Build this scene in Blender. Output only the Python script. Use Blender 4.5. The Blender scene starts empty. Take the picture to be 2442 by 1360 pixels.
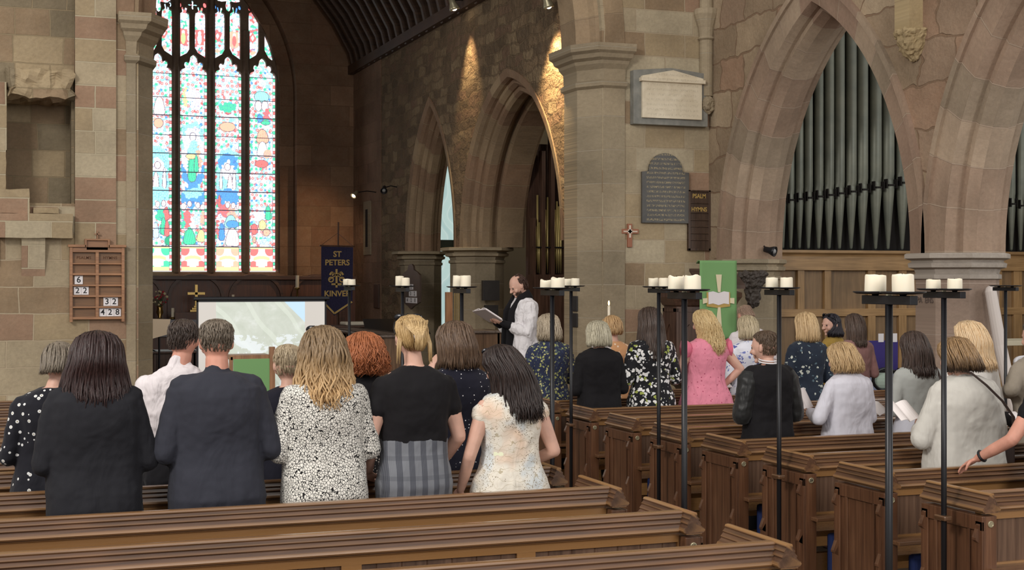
import bpy, bmesh, math, random
from mathutils import Vector, Matrix, noise
import numpy as np
R = random.Random(7)
C = bpy.context.scene.collection
PI = math.pi
# ------------------------------------------------------------------ camera
F_PX, W_PX, H_PX, HOR = 3350.0, 2442.0, 1360.0, 670.0
TH = math.atan(1236 / F_PX); SN, CS = math.sin(TH), math.cos(TH)
EYE = 2.02
cam = bpy.data.cameras.new('camera'); camo = bpy.data.objects.new('camera', cam); C.objects.link(camo)
camo.location = (0, 0, EYE); camo.rotation_euler = (PI / 2, 0, -TH)
cam.sensor_width = 36; cam.lens = 36 * F_PX / W_PX
cam.shift_y = -(680 - HOR) / W_PX
cam.clip_start = .05; cam.clip_end = 200
bpy.context.scene.camera = camo
# ------------------------------------------------------------------ view, world, lights
vs = bpy.context.scene.view_settings
vs.view_transform = 'Standard'; vs.look = 'None'; vs.exposure = 0.25; vs.gamma = 1.0; vs.use_curve_mapping = False
bpy.context.scene.cycles.max_bounces = 6
w = bpy.data.worlds.new('daylight'); bpy.context.scene.world = w; w.use_nodes = True
bgn = w.node_tree.nodes['Background']; bgn.inputs[0].default_value = (1.0, .97, .93, 1); bgn.inputs[1].default_value = .62
def area(name, loc, target, size, power, col, spread=PI):
    l = bpy.data.lights.new(name, 'AREA'); l.shape = 'RECTANGLE'; l.size, l.size_y = size; l.energy = power; l.color = col; l.spread = spread
    o = bpy.data.objects.new(name, l); C.objects.link(o); o.location = loc
    o.rotation_euler = (Vector(target) - Vector(loc)).to_track_quat('-Z', 'Y').to_euler()
    return o
area('clerestory_daylight', (-6.5, 3, 8.5), (6, 13, 2), (3, 2), 800, (1, .96, .9))
area('west_window_daylight', (3.5, -7, 6.5), (4.5, 12, 2), (4, 5), 620, (1, .97, .94))
area('south_aisle_daylight', (13.2, 6, 4.2), (8.5, 12, 1.5), (3, 3), 150, (.93, .97, 1))
area('chancel_fill', (.5, 21.5, 4.6), (6.8, 22.5, 2.5), (3, 3), 60, (1, .93, .84))  # added unseen fill that brightens the chancel; the north wall has no window
area('organ_chamber_fill', (10.2, 18.3, 6.2), (8.6, 21.5, 2.5), (1.5, 1.5), 30, (1, .9, .75))  # added fill with no fitting, so the gilt pipes don't go dark
def spot(name, loc, target, power, ang, col, blend=.6, r=.03):
    l = bpy.data.lights.new(name, 'SPOT'); l.energy = power; l.spot_size = math.radians(ang); l.spot_blend = blend; l.color = col; l.shadow_soft_size = r
    o = bpy.data.objects.new(name, l); C.objects.link(o); o.location = loc
    o.rotation_euler = (Vector(target) - Vector(loc)).to_track_quat('-Z', 'Y').to_euler()
# ------------------------------------------------------------------ photo geometry
def ray(px):
    t = (px - 1221) / F_PX
    return SN + t * CS, CS - t * SN          # world X and Y per unit of depth
def atY(px, py, Y):
    a, b = ray(px); d = Y / b
    return Vector((d * a, Y, EYE + (HOR - py) * d / F_PX))
def atX(px, py, X):
    a, b = ray(px); d = X / a
    return Vector((X, d * b, EYE + (HOR - py) * d / F_PX))
def scaleY(px, Y): return F_PX * ray(px)[1] / Y
# ------------------------------------------------------------------ mesh builder
class MB:
    def __init__(s): s.v = []; s.f = []; s.uv = {}; s.mi = []; s.cur = 0
    def add(s, vs, fs, uvs=None):
        n = len(s.v); s.v += [tuple(v) for v in vs]
        for i, f in enumerate(fs):
            if uvs is not None: s.uv[len(s.f)] = uvs[i]
            s.f.append(tuple(n + k for k in f)); s.mi.append(s.cur)
        return s
    def box(s, a, b):
        x0, y0, z0 = a; x1, y1, z1 = b
        v = [(x0,y0,z0),(x1,y0,z0),(x1,y1,z0),(x0,y1,z0),(x0,y0,z1),(x1,y0,z1),(x1,y1,z1),(x0,y1,z1)]
        return s.add(v, [(0,3,2,1),(4,5,6,7),(0,1,5,4),(1,2,6,5),(2,3,7,6),(3,0,4,7)])
    def cbox(s, c, d, rot=None):
        m = MB().box((-d[0]/2,-d[1]/2,-d[2]/2),(d[0]/2,d[1]/2,d[2]/2))
        M = rot if rot is not None else Matrix.Identity(3)
        return s.add([Vector(c) + M @ Vector(v) for v in m.v], m.f)
    def loft(s, rings, cap=True, closed=True, uvs=False):
        n = len(rings[0]); base = len(s.v)
        for r in rings: s.v += [tuple(p) for p in r]
        for i in range(len(rings) - 1):
            for j in range(n if closed else n - 1):
                k = (j + 1) % n
                s.f.append((base+i*n+j, base+i*n+k, base+(i+1)*n+k, base+(i+1)*n+j)); s.mi.append(s.cur)
        if cap:
            s.f.append(tuple(base + j for j in reversed(range(n)))); s.mi.append(s.cur)
            s.f.append(tuple(base + (len(rings)-1)*n + j for j in range(n))); s.mi.append(s.cur)
        return s
    def tube(s, pts, rad, n=10, flat=1.0, up=None):
        pts = [Vector(p) for p in pts]; rings = []
        t0 = (pts[1] - pts[0]).normalized()
        u = Vector(up) if up else (Vector((0,0,1)) if abs(t0.z) < .9 else Vector((1,0,0)))
        u = (u - t0 * u.dot(t0)).normalized()
        for i, p in enumerate(pts):
            t = (pts[min(i+1, len(pts)-1)] - pts[max(i-1, 0)])
            t = t.normalized() if t.length > 1e-9 else t0
            u = (u - t * u.dot(t)); u = u.normalized() if u.length > 1e-6 else t.orthogonal().normalized()
            b = t.cross(u); r = rad[i] if hasattr(rad, '__len__') else rad
            rings.append([p + (u * math.cos(a) * r * flat + b * math.sin(a) * r) for a in [2*PI*j/n for j in range(n)]])
        return s.loft(rings)
    def capsule(s, pts, rad, n=12, flat=1.0, up=None):
        pts = [Vector(p) for p in pts]; rad = list(rad) if hasattr(rad, '__len__') else [rad]*len(pts)
        a = (pts[0] - pts[1]).normalized(); b = (pts[-1] - pts[-2]).normalized()
        P = [pts[0] + a*rad[0]*.95, pts[0] + a*rad[0]*.7] + pts + [pts[-1] + b*rad[-1]*.7, pts[-1] + b*rad[-1]*.95]
        Q = [rad[0]*.3, rad[0]*.72] + rad + [rad[-1]*.72, rad[-1]*.3]
        return s.tube(P, Q, n, flat, up)
    def ball(s, c, r, n=14, m=10, M=None):
        r = r if hasattr(r, '__len__') else (r, r, r); rings = []
        for i in range(1, m):
            th = PI * i / m
            ring = [Vector((r[0]*math.sin(th)*math.cos(a), r[1]*math.sin(th)*math.sin(a), -r[2]*math.cos(th))) for a in [2*PI*j/n for j in range(n)]]
            rings.append([Vector(c) + (M @ p if M else p) for p in ring])
        return s.loft(rings)
    def lathe(s, c, prof, n=20, sx=1, sy=1):
        return s.loft([[Vector(c) + Vector((r*math.cos(2*PI*j/n)*sx, r*math.sin(2*PI*j/n)*sy, z)) for j in range(n)] for r, z in prof])
    def prism(s, poly, fn, d0, d1):
        """poly = list of (a, b); fn(a, b, d) -> world point; closed prism"""
        return s.loft([[fn(a, b, d0) for a, b in poly], [fn(a, b, d1) for a, b in poly]])
    def build(s, name, mat, parent=None, smooth=False, bevel=0, recalc=True):
        me = bpy.data.meshes.new(name); me.from_pydata(s.v, [], s.f)
        mats = mat if isinstance(mat, (list, tuple)) else [mat]
        for m in mats: me.materials.append(m)
        if len(mats) > 1: me.polygons.foreach_set('material_index', s.mi)
        if s.uv:
            ul = me.uv_layers.new(name='UVMap')
            for fi, uv in s.uv.items():
                for k, li in enumerate(me.polygons[fi].loop_indices): ul.data[li].uv = uv[k]
        if recalc:
            bm = bmesh.new(); bm.from_mesh(me); bmesh.ops.recalc_face_normals(bm, faces=bm.faces); bm.to_mesh(me); bm.free()
        if smooth: me.polygons.foreach_set('use_smooth', [True]*len(me.polygons))
        me.update()
        o = bpy.data.objects.new(name, me); C.objects.link(o)
        if parent is not None: o.parent = parent
        if bevel:
            b = o.modifiers.new('edge', 'BEVEL'); b.width = bevel; b.segments = 2; b.limit_method = 'ANGLE'; b.angle_limit = .7
        return o
def tag(o, label=None, cat=None, group=None, kind=None):
    if label: o['label'] = label
    if cat: o['category'] = cat
    if group: o['group'] = group
    if kind: o['kind'] = kind
    return o
def thing(name, label, cat, loc=(0,0,0), rz=0, group=None):
    o = bpy.data.objects.new(name, None); C.objects.link(o); o.empty_display_size = .1
    o.location = loc; o.rotation_euler = (0, 0, rz)
    return tag(o, label, cat, group)
def struct(o): o['kind'] = 'structure'; return o
def copy_tree(o, parent=None):
    c = o.copy(); C.objects.link(c); c.parent = parent
    for ch in list(o.children): copy_tree(ch, c)
    return c
from mathutils.geometry import delaunay_2d_cdt
def shape(loops, depth, fn, smooth=False):
    """flat shape with holes (even-odd), extruded: returns (verts, faces) mapped with fn(u, v, d)"""
    P = []; E = []
    for lp in loops:
        n0 = len(P); P += [Vector((q[0], q[1])) for q in lp]; E += [(n0+i, n0+(i+1) % len(lp)) for i in range(len(lp))]
    V, EE, F, *_ = delaunay_2d_cdt(P, E, [], 0, 1e-6)
    A = np.array([[P[i].x, P[i].y, P[j].x, P[j].y] for i, j in E])
    def inside(x, y):
        x0, y0, x1, y1 = A.T; m = (y0 > y) != (y1 > y); dy = np.where(y1 == y0, 1e-12, y1-y0)
        return (np.count_nonzero(m & (x < (x1-x0)*(y-y0)/dy + x0)) % 2) == 1
    tri = []
    for f in F:
        c = sum((V[i] for i in f), Vector((0, 0)))/len(f)
        if inside(c.x, c.y): tri.append(tuple(f))
    n = len(V); vs = [fn(v.x, v.y, 0.0) for v in V] + [fn(v.x, v.y, depth) for v in V]
    fs = list(tri) + [tuple(n+i for i in reversed(f)) for f in tri]; cnt = {}
    for f in tri:
        for i in range(len(f)):
            e = (f[i], f[(i+1) % len(f)]); k = (min(e), max(e)); cnt.setdefault(k, []).append(e)
    for k, es in cnt.items():
        if len(es) == 1: i, j = es[0]; fs.append((j, i, n+i, n+j))
    return vs, fs
def text_geo(body, size, fn, depth=.002, align='CENTER', bold=0, sx=1.0, space=1.0):
    cu = bpy.data.curves.new('tmp', 'FONT'); cu.body = body; cu.size = size; cu.align_x = align; cu.align_y = 'CENTER'
    cu.extrude = depth / 2; cu.offset = bold; cu.resolution_u = 3; cu.space_character = space
    ob = bpy.data.objects.new('tmp', cu); C.objects.link(ob)
    dg = bpy.context.evaluated_depsgraph_get(); dg.update()
    me = bpy.data.meshes.new_from_object(ob.evaluated_get(dg))
    vs = [fn(v.co.x*sx, v.co.y, v.co.z + depth/2) for v in me.vertices]; fs = [tuple(p.vertices) for p in me.polygons]
    bpy.data.objects.remove(ob); bpy.data.curves.remove(cu); bpy.data.meshes.remove(me)
    return vs, fs
# ------------------------------------------------------------------ materials
class NT:
    def __init__(s, name):
        s.m = bpy.data.materials.new(name); s.m.use_nodes = True; s.t = s.m.node_tree; s.b = s.t.nodes['Principled BSDF']
        s.tc = None
    def n(s, typ, **kw):
        nd = s.t.nodes.new(typ)
        for k, v in kw.items(): setattr(nd, k, v)
        return nd
    def l(s, a, b): s.t.links.new(a, b)
    def coord(s, kind='Object'):
        if not s.tc: s.tc = s.n('ShaderNodeTexCoord')
        return s.tc.outputs[kind]
    def mapping(s, src, scale=(1,1,1), loc=(0,0,0), rot=(0,0,0)):
        mp = s.n('ShaderNodeMapping'); mp.inputs['Scale'].default_value = scale; mp.inputs['Location'].default_value = loc; mp.inputs['Rotation'].default_value = rot
        s.l(src, mp.inputs[0]); return mp.outputs[0]
    def swiz(s, src, order):
        sp = s.n('ShaderNodeSeparateXYZ'); cb = s.n('ShaderNodeCombineXYZ'); s.l(src, sp.inputs[0])
        for i, ch in enumerate(order):
            if ch in 'XYZ': s.l(sp.outputs['XYZ'.index(ch)], cb.inputs[i])
        return cb.outputs[0]
    def noise(s, src, scale, detail=3, rough=.55, dist=0):
        nd = s.n('ShaderNodeTexNoise'); nd.inputs['Scale'].default_value = scale; nd.inputs['Detail'].default_value = detail
        nd.inputs['Roughness'].default_value = rough; nd.inputs['Distortion'].default_value = dist; s.l(src, nd.inputs['Vector']); return nd
    def ramp(s, src, stops, interp='LINEAR'):
        r = s.n('ShaderNodeValToRGB'); cr = r.color_ramp; cr.interpolation = interp
        while len(cr.elements) < len(stops): cr.elements.new(.5)
        for e, (p, c) in zip(cr.elements, stops): e.position = p; e.color = (*c, 1)
        s.l(src, r.inputs[0]); return r.outputs[0]
    def mix(s, fac, a, b, mode='MIX'):
        m = s.n('ShaderNodeMix', data_type='RGBA', blend_type=mode)
        for sock, val in ((m.inputs[0], fac), (m.inputs[6], a), (m.inputs[7], b)):
            if isinstance(val, (int, float)): sock.default_value = val
            elif isinstance(val, tuple): sock.default_value = (*val, 1)
            else: s.l(val, sock)
        return m.outputs[2]
    def math(s, op, a, b=0):
        m = s.n('ShaderNodeMath', operation=op)
        for i, v in enumerate((a, b)):
            if isinstance(v, (int, float)): m.inputs[i].default_value = v
            else: s.l(v, m.inputs[i])
        return m.outputs[0]
    def bump(s, h, strength=.3, dist=.01, normal=None):
        b = s.n('ShaderNodeBump'); b.inputs['Strength'].default_value = strength; b.inputs['Distance'].default_value = dist
        s.l(h, b.inputs['Height'])
        if normal is not None: s.l(normal, b.inputs['Normal'])
        s.l(b.outputs[0], s.b.inputs['Normal']); return b.outputs[0]
    def out(s, color, rough=.6, metal=0, spec=.5):
        if isinstance(color, tuple): s.b.inputs['Base Color'].default_value = (*color, 1)
        else: s.l(color, s.b.inputs['Base Color'])
        if isinstance(rough, (int, float)): s.b.inputs['Roughness'].default_value = rough
        else: s.l(rough, s.b.inputs['Roughness'])
        s.b.inputs['Metallic'].default_value = metal
        s.b.inputs['Specular IOR Level'].default_value = spec
        return s.m
def lin(r, g, b):
    f = lambda c: (c/255/12.92 if c/255 <= .04045 else ((c/255+.055)/1.055)**2.4)
    return (f(r), f(g), f(b))
def plain(name, col, rough=.6, metal=0, spec=.4, emit=0):
    t = NT(name); m = t.out(col, rough, metal, spec)
    if emit: t.b.inputs['Emission Color'].default_value = (*col, 1); t.b.inputs['Emission Strength'].default_value = emit
    return m
def stone(name, order, cols, mortar, bw=.52, bh=.27, msize=.008, warp=.05, bumpd=.012, rough_amt=.5, off=(0,0,0), kind='Object', soot=None, grain=1.0):
    """coursed stone: every block takes its own tint from cols"""
    t = NT(name); co = t.coord(kind); v = t.swiz(co, order) if order else co
    v = t.mapping(v, loc=off)
    nz = t.noise(v, 2.2, 2)
    vm = t.n('ShaderNodeVectorMath', operation='MULTIPLY_ADD'); t.l(nz.outputs['Color'], vm.inputs[0]); vm.inputs[1].default_value = (warp, warp*.6, 0); t.l(v, vm.inputs[2])
    br = t.n('ShaderNodeTexBrick'); t.l(vm.outputs[0], br.inputs['Vector'])
    br.offset = .5; br.squash = 1.45; br.squash_frequency = 3; br.offset_frequency = 2
    br.inputs['Color1'].default_value = (0,0,0,1); br.inputs['Color2'].default_value = (1,1,1,1); br.inputs['Mortar'].default_value = (.5,.5,.5,1)
    br.inputs['Scale'].default_value = 1; br.inputs['Mortar Size'].default_value = msize; br.inputs['Mortar Smooth'].default_value = .25
    br.inputs['Brick Width'].default_value = bw; br.inputs['Row Height'].default_value = bh
    n = len(cols); base = t.ramp(br.outputs['Color'], [(i/(n), c) for i, c in enumerate(cols)], 'CONSTANT')
    big = t.noise(v, 1.3, 4); fine = t.noise(v, 26*grain, 5, .7); mid = t.noise(v, 7, 4, .6)
    c = t.mix(t.math('MULTIPLY', mid.outputs[0], .7), base, t.mix(.5, base, (.32,.27,.2), 'MIX'))
    sh = t.ramp(big.outputs[0], [(.3, (.72,.7,.68)), (.7, (1.12,1.1,1.08))]); c = t.mix(1, c, sh, 'MULTIPLY')
    sh2 = t.ramp(fine.outputs[0], [(.3, (.88,.88,.88)), (.7, (1.1,1.1,1.1))]); c = t.mix(1, c, sh2, 'MULTIPLY')
    c = t.mix(t.math('MULTIPLY', br.outputs['Fac'], .75), c, mortar)
    h = t.math('ADD', t.math('MULTIPLY', br.outputs['Fac'], -1.0), t.math('ADD', t.math('MULTIPLY', mid.outputs[0], rough_amt*2), t.math('MULTIPLY', fine.outputs[0], rough_amt*.5)))
    t.bump(h, .8, bumpd)
    return t.out(c, .88, 0, .2)
def wood(name, cols, axis='X', rough=.38, scale=1.0, spec=.5, bumps=.25, edge_tint=None, coat=0):
    t = NT(name); sc = {'X': (1.2, 22, 22), 'Y': (22, 1.2, 22), 'Z': (22, 22, 1.2)}[axis]
    v = t.mapping(t.coord(), scale=tuple(a*scale for a in sc))
    a = t.noise(v, 1.6, 5, .6, .6); big = t.noise(t.coord(), 1.7, 3)
    c = t.ramp(a.outputs[0], [(.28, cols[0]), (.55, cols[1]), (.8, cols[2])])
    c = t.mix(1, c, t.ramp(big.outputs[0], [(.3, (.75,.75,.75)), (.7, (1.2,1.18,1.15))]), 'MULTIPLY')
    if edge_tint:
        g = t.n('ShaderNodeNewGeometry'); c = t.mix(t.ramp(g.outputs['Pointiness'], [(.56, (0,0,0)), (.68, (.8,.8,.8))]), c, edge_tint)  # convex edges take a lighter colour
    t.bump(a.outputs[0], bumps, .003)
    r = t.math('MULTIPLY_ADD', a.outputs[0], .25); r.node.inputs[2].default_value = rough - .1
    t.b.inputs['Coat Weight'].default_value = coat; t.b.inputs['Coat Roughness'].default_value = .16
    return t.out(c, r, 0, spec)
# ================================================================== THE SETTING
YW = 16.0; XC = 7.1; YE = 28.8; XA = 8.59
GREY = lin(172,158,132); TAN = lin(166,148,118); PALE = lin(182,170,145); RED = lin(156,126,104); BROWN = lin(146,124,98); DKG = lin(128,116,94)
M_nave = stone('nave_ashlar', 'XZ0', [GREY, TAN, BROWN, GREY, RED, PALE, TAN, BROWN, GREY], lin(178,164,138), .56, .29, .008, off=(.13,.06,0))
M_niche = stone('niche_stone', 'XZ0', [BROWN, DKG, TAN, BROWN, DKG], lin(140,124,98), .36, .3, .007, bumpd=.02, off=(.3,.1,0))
M_quoin = stone('quoin_stone', 'XZ0', [TAN, RED, PALE, RED, GREY], lin(180,168,142), .46, .25, .008, warp=.02, off=(-.36,.09,0))
M_arcw = stone('arcade_stone', 'YZ0', [lin(158,138,114), lin(150,126,106), RED, lin(165,146,122), lin(144,124,102)], lin(120,98,78), .62, .42, .012, warp=.45, bumpd=.022, off=(.2,.1,0))
M_vous = stone('arch_voussoirs', '', [lin(154,130,112), lin(144,118,102), lin(166,146,126), lin(150,124,108), lin(146,130,112)], lin(164,144,126), 6, .4, .007, warp=.01, kind='UV', bumpd=.01)
M_vous2 = stone('chancel_voussoirs', '', [lin(150,128,102), lin(140,112,90), lin(160,138,110), lin(148,118,94)], lin(150,130,106), 6, .38, .01, warp=.02, kind='UV', bumpd=.014)
M_grey = stone('pier_stone', 'XZ0', [lin(160,146,122), lin(150,138,116), lin(166,152,128)], lin(172,160,140), 9, .42, .006, warp=.02, off=(0,.12,0))
M_col = stone('column_stone', 'XZ0', [lin(150,130,118), lin(144,124,112), lin(158,140,126)], lin(170,152,138), 9, .5, .006, warp=.01)
M_cap = stone('capital_stone', 'XZ0', [lin(170,162,154), lin(160,152,144)], lin(165,158,150), 9, 4, .004, warp=.01)
M_rub = stone('chancel_rubble', 'YZ0', [lin(150,126,98), lin(132,110,86), lin(160,138,108), lin(140,112,90), lin(120,100,78)], lin(126,106,84), .36, .17, .016, warp=.4, bumpd=.09, rough_amt=1.1, off=(.1,.02,0))
M_east = stone('chancel_east_stone', 'XZ0', [lin(128,96,72), lin(118,86,64), lin(136,102,78), lin(120,84,62)], lin(110,84,64), .8, .42, .006, warp=.02, off=(.2,.2,0))
M_eplast = stone('chancel_end_stone', 'YZ0', [lin(140,110,90), lin(130,100,82), lin(150,118,98)], lin(130,104,86), .7, .4, .005, warp=.05, bumpd=.03, rough_amt=.8)
M_cream = plain('cream_plaster', lin(196,184,158), .9)
M_floor = stone('floor_tiles', 'XY0', [lin(120,100,84), lin(104,88,74), lin(130,112,94)], lin(90,80,70), .4, .4, .008, warp=0, bumpd=.003, rough_amt=.1)
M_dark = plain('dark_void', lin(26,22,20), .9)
fY = lambda Y0: (lambda u, v, d: (u, Y0 + d, v))
fX = lambda X0: (lambda u, v, d: (X0 + d, u, v))
def rect(a, b, c, d): return [(a,c),(b,c),(b,d),(a,d)]
def arch_c(a, rise): return (rise*rise - a*a) / (2*a)
def arch_pts(uc, a, zs, rise, off=0, n=20):
    c = arch_c(a, rise); Rr = a + c + off; tm = math.acos(c / Rr)
    L = [(uc + c - Rr*math.cos(tm*j/n), zs + Rr*math.sin(tm*j/n)) for j in range(n+1)]
    return L + [(2*uc - p[0], p[1]) for p in L[-2::-1]]
def arch_sweep(mb, uc, a, zs, rise, section, fn, n=22, s0=0.0):
    c = arch_c(a, rise); per = [0]
    for i in range(len(section)):
        p, q = section[i], section[(i+1) % len(section)]; per.append(per[-1] + math.hypot(p[0]-q[0], p[1]-q[1]))
    st = []
    for j in range(2*n + 1):
        row = []
        for off, d in section:
            Rr = a + c + off; tm = math.acos(c / Rr); k = j if j <= n else 2*n - j; x = uc + c - Rr*math.cos(tm*k/n); z = zs + Rr*math.sin(tm*k/n)
            if j > n: x = 2*uc - x
            row.append(fn(x, z, d))
        st.append(row)
    L = (a + c) * math.acos(c/(a+c)) / n; m = len(section)
    for j in range(2*n):
        for i in range(m):
            k = (i+1) % m
            mb.add([st[j][i], st[j][k], st[j+1][k], st[j+1][i]], [(0,1,2,3)], [[(per[i], s0+j*L), (per[i+1], s0+j*L), (per[i+1], s0+(j+1)*L), (per[i], s0+(j+1)*L)]])
    return mb
def wall(name, loops, depth, fn, mat):
    vs, fs = shape(loops, depth, fn); return struct(MB().add(vs, fs).build(name, mat))
# ---- floor
struct(MB().box((-6, -3, -.2), (14, 14.0, 0)).build('floor', M_floor))
st = struct(MB().box((.2, 14.0, -.2), (8.4, 14.35, .15)).box((.2, 14.35, -.2), (8.4, 16.9, .3)).box((0.1, 16.9, -.2), (13.6, 29.6, .3)).box((8.4,14.4,-.2),(13.9,16.9,0)).build('floor_chancel', M_floor))
# ---- nave east wall with the chancel arch and the recess of the old stair
ACX, ACA, ACZ = 4.30, 2.80, 4.95
arch = arch_pts(ACX, ACA, ACZ, 3.9)
out = [(-6, -.2)] + [(ACX-ACA, -.2)] + arch + [(ACX+ACA, -.2), (XA + .9, -.2), (XA + .9, 11), (-6, 11)]
nzt, nzb = 5.25, 2.86
wall('wall_east', [out, rect(-.9, .83, nzb, nzt)], .95, fY(YW), M_nave)
hd = [(.13, nzb+.0), (.8, nzb), (.8, 4.18), (.13, 4.18)]
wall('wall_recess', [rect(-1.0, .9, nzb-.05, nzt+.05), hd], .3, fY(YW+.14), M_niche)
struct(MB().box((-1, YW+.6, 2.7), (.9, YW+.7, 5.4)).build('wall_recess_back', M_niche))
q = MB().box((.83, YW-.035, 2.35), (1.26, YW+.05, 11)); struct(q.build('trim_1', M_quoin))
# corbel stones and the rough hood of the recess (parts of the wall's old stair opening)
def rough_block(a, b, amp=.02, seed=0, cuts=5):
    bm = bmesh.new(); bmesh.ops.create_cube(bm, size=1)
    bmesh.ops.subdivide_edges(bm, edges=bm.edges, cuts=cuts, use_grid_fill=True)
    for v in bm.verts:
        p = Vector([a[i] + (b[i]-a[i])*(v.co[i]+.5) for i in range(3)])
        v.co = p + noise.noise_vector(p*9 + Vector((seed,0,0))) * amp
    r = MB().add([v.co[:] for v in bm.verts], [tuple(v.index for v in f.verts) for f in bm.faces]); bm.free(); return r
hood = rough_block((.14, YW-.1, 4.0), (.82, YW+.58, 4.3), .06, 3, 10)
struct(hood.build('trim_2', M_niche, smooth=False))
struct(rough_block((-.05, YW-.12, 2.74), (.36, YW+.3, 3.0), .012, 1).build('trim_3', M_quoin))
cb = rough_block((.05, YW-.16, 2.48), (.8, YW+.25, 2.74), .01, 5)
cb.prism([(0,0),(-.1,.0),(0,-.42)], lambda a, b, d: (d, YW + a, 2.49 + b), .28, .52)
struct(cb.build('trim_4', M_quoin))
struct(rough_block((-.25, YW-.05, 3.0), (.12, YW+.2, 3.42), .01, 8).box((-.2, YW-.02, 3.42),(.13, YW+.3, 4.15)).build('trim_5', M_quoin))
struct(MB().box((-.5, YW-.06, 2.2), (.04, YW+.02, 2.8)).build('trim_6', M_niche))
tag(rough_block((.4, YW-.06, 2.75), (.66, YW+.1, 2.81), .008, 2).build('stone_slab', M_quoin), 'pale flat slab of stone lying on the corbel ledge of the old stair recess', 'slab')
# ---- respond piers of the chancel arch with capitals
def respond(name, xw, s, bk=.3):
    # s=+1: pier stands on the south side, face towards -X
    P = [(xw+.02*s, YW-.02), (xw-.2*s, YW+.33), (xw-.2*s, YW+.76), (xw+.02*s, YW+1.0)]
    Q = [(xw+bk*s, YW+1.0), (xw+bk*s, YW-.02)]
    def ring(z, e):
        cx, cy = xw+.15*s, YW+.57
        return [(p[0] - e*s*1.0, p[1] + (e if p[1] > cy else -e)*1.0, z) for p in P] + [(q_[0] + e*.6*s, q_[1] + (e if q_[1] > cy else -e), z) for q_ in Q]
    r = [ring(z, e) for z, e in ((0,.06),(.5,.06),(.56,0),(4.42,0),(4.45,.035),(4.5,.04),(4.53,.005),(4.66,.01),(4.72,.05),(4.76,.06),(4.79,.1),(4.84,.115),(4.87,.15),(4.96,.155))]
    return struct(MB().loft(r).build(name, M_grey))
respond('trim_7', ACX+ACA, 1); respond('trim_8', ACX-ACA-.01, -1, .12)
mb = MB()
sec = [(-.22,.32),(-.22,.8),(.03,.95),(.3,.95),(.3,-.015),(.05,-.015),(.02,.06),(-.04,.1),(-.08,.2)]
arch_sweep(mb, ACX, ACA, ACZ, 3.9, sec, fY(YW)); struct(mb.build('trim_9', M_vous2, smooth=False))
# ---- south nave arcade
def arcade(name, x0, thick, ylo, yhi, ztop, zs, arches, mat, vmat, big=True, capm=None, flip=1):
    """wall along Y with pointed arches; the lower part between the arches is left to the columns"""
    loops = [(ylo, zs)]
    for (uc, a, rise) in sorted(arches): loops += arch_pts(uc, a, zs, rise, .34)
    loops += [(yhi, zs), (yhi, ztop), (ylo, ztop)]
    w_ = wall(name, [loops], thick, fX(x0), mat)
    return w_
zs = 2.29
ARC = [(13.6, 1.68, 2.72), (9.42, 1.7, 2.75), (5.3, 1.7, 2.75)]
arcade('wall_south', XA, .72, 3.3, 16.0, 11, zs, ARC, M_arcw, M_vous)
for i, (uc, a, rise) in enumerate(ARC):
    mb = MB()
    arch_sweep(mb, uc, a, zs, rise, [(.13,.0),(.36,-.015),(.36,.72),(.13,.72),(.10,.64),(.10,.1)], fX(XA))
    arch_sweep(mb, uc, a, zs, rise, [(.0,.27),(.045,.15),(.16,.15),(.16,.57),(.045,.57),(.0,.45)], fX(XA))
    arch_sweep(mb, uc, a, zs, rise, [(.36,-.05),(.43,-.05),(.43,.02),(.36,.02)], fX(XA))
    struct(mb.build('trim_%d' % (10+i), M_vous))
def octcol(name, cx, cy, r, zt, mat, capmat, capr, z0=0, base=True):
    n = 8
    def ring(rr, z): return [(cx + rr*math.cos(PI/8 + 2*PI*j/n), cy + rr*math.sin(PI/8 + 2*PI*j/n), z) for j in range(n)]
    h = zt
    c = MB().loft([ring(rr, z) for z, rr in ((z0, r*1.25), (z0+.25, r*1.25), (z0+.35, r), (h-.24, r))]); o = struct(c.build(name, mat))
    k = MB().loft([ring(rr, z) for z, rr in ((h-.26, r), (h-.25, r*1.06), (h-.21, r*1.06), (h-.2, r*1.0), (h-.155, r*1.04), (h-.14, r*1.17), (h-.1, r*1.19), (h-.085, r*1.1), (h-.07, r*1.12), (h-.05, capr), (h-.01, capr), (h, capr*.96))])
    k.build('capital', capmat, o); return o
colS = octcol('column_south', XA+.36, 11.52, .41, zs, M_col, M_cap, .52)
octcol('column_south_near', XA+.36, 7.36, .41, zs, M_col, M_cap, .52)
octcol('column_south_far', XA+.36, 15.66, .41, zs, M_grey, M_grey, .5)
v, f = text_geo('PA  ENS', .085, lambda a, b, d: (XA-.025 + (a)*.0 - d, 11.52 - a*.9, 1.83 + b), .004)
MB().add(v, f).build('inscription', plain('incised', lin(96,82,76), .9), colS)
# wall shafts with corbels on the nave side
def wall_shaft(name, p, z0, zcap, r, cap=True, col=M_grey, square=False):
    o = MB()
    if square: o.box((p[0]-.02, p[1]-.12, z0), (p[0]+.22, p[1]+.12, 11))
    else: o.lathe((p[0], p[1], 0), [(r, z0), (r, 11)], 16)
    if cap: o.lathe((p[0], p[1], 0), [(r, zcap-.18), (r*1.3, zcap-.16), (r*1.05, zcap-.13), (r*1.2, zcap-.02), (r*1.75, zcap+.12), (r*1.9, zcap+.15), (r*1.9, zcap+.2), (r*1.7, zcap+.22)], 16)
    ob = struct(o.build(name, col, smooth=False))
    return ob
M_tan = stone('shaft_stone', 'XZ0', [lin(176,156,118), lin(168,148,112)], lin(160,140,110), 9, .8, .004, warp=.01)
p = atY(1686, 200, YW-.08)
s1 = wall_shaft('trim_13', (p.x, YW-.06), atY(1686,232,YW).z, atY(1686,66,YW).z, .085)
h = MB().ball((p.x, YW-.08, atY(1686,252,YW).z), (.1,.11,.12), 14, 12)
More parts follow.
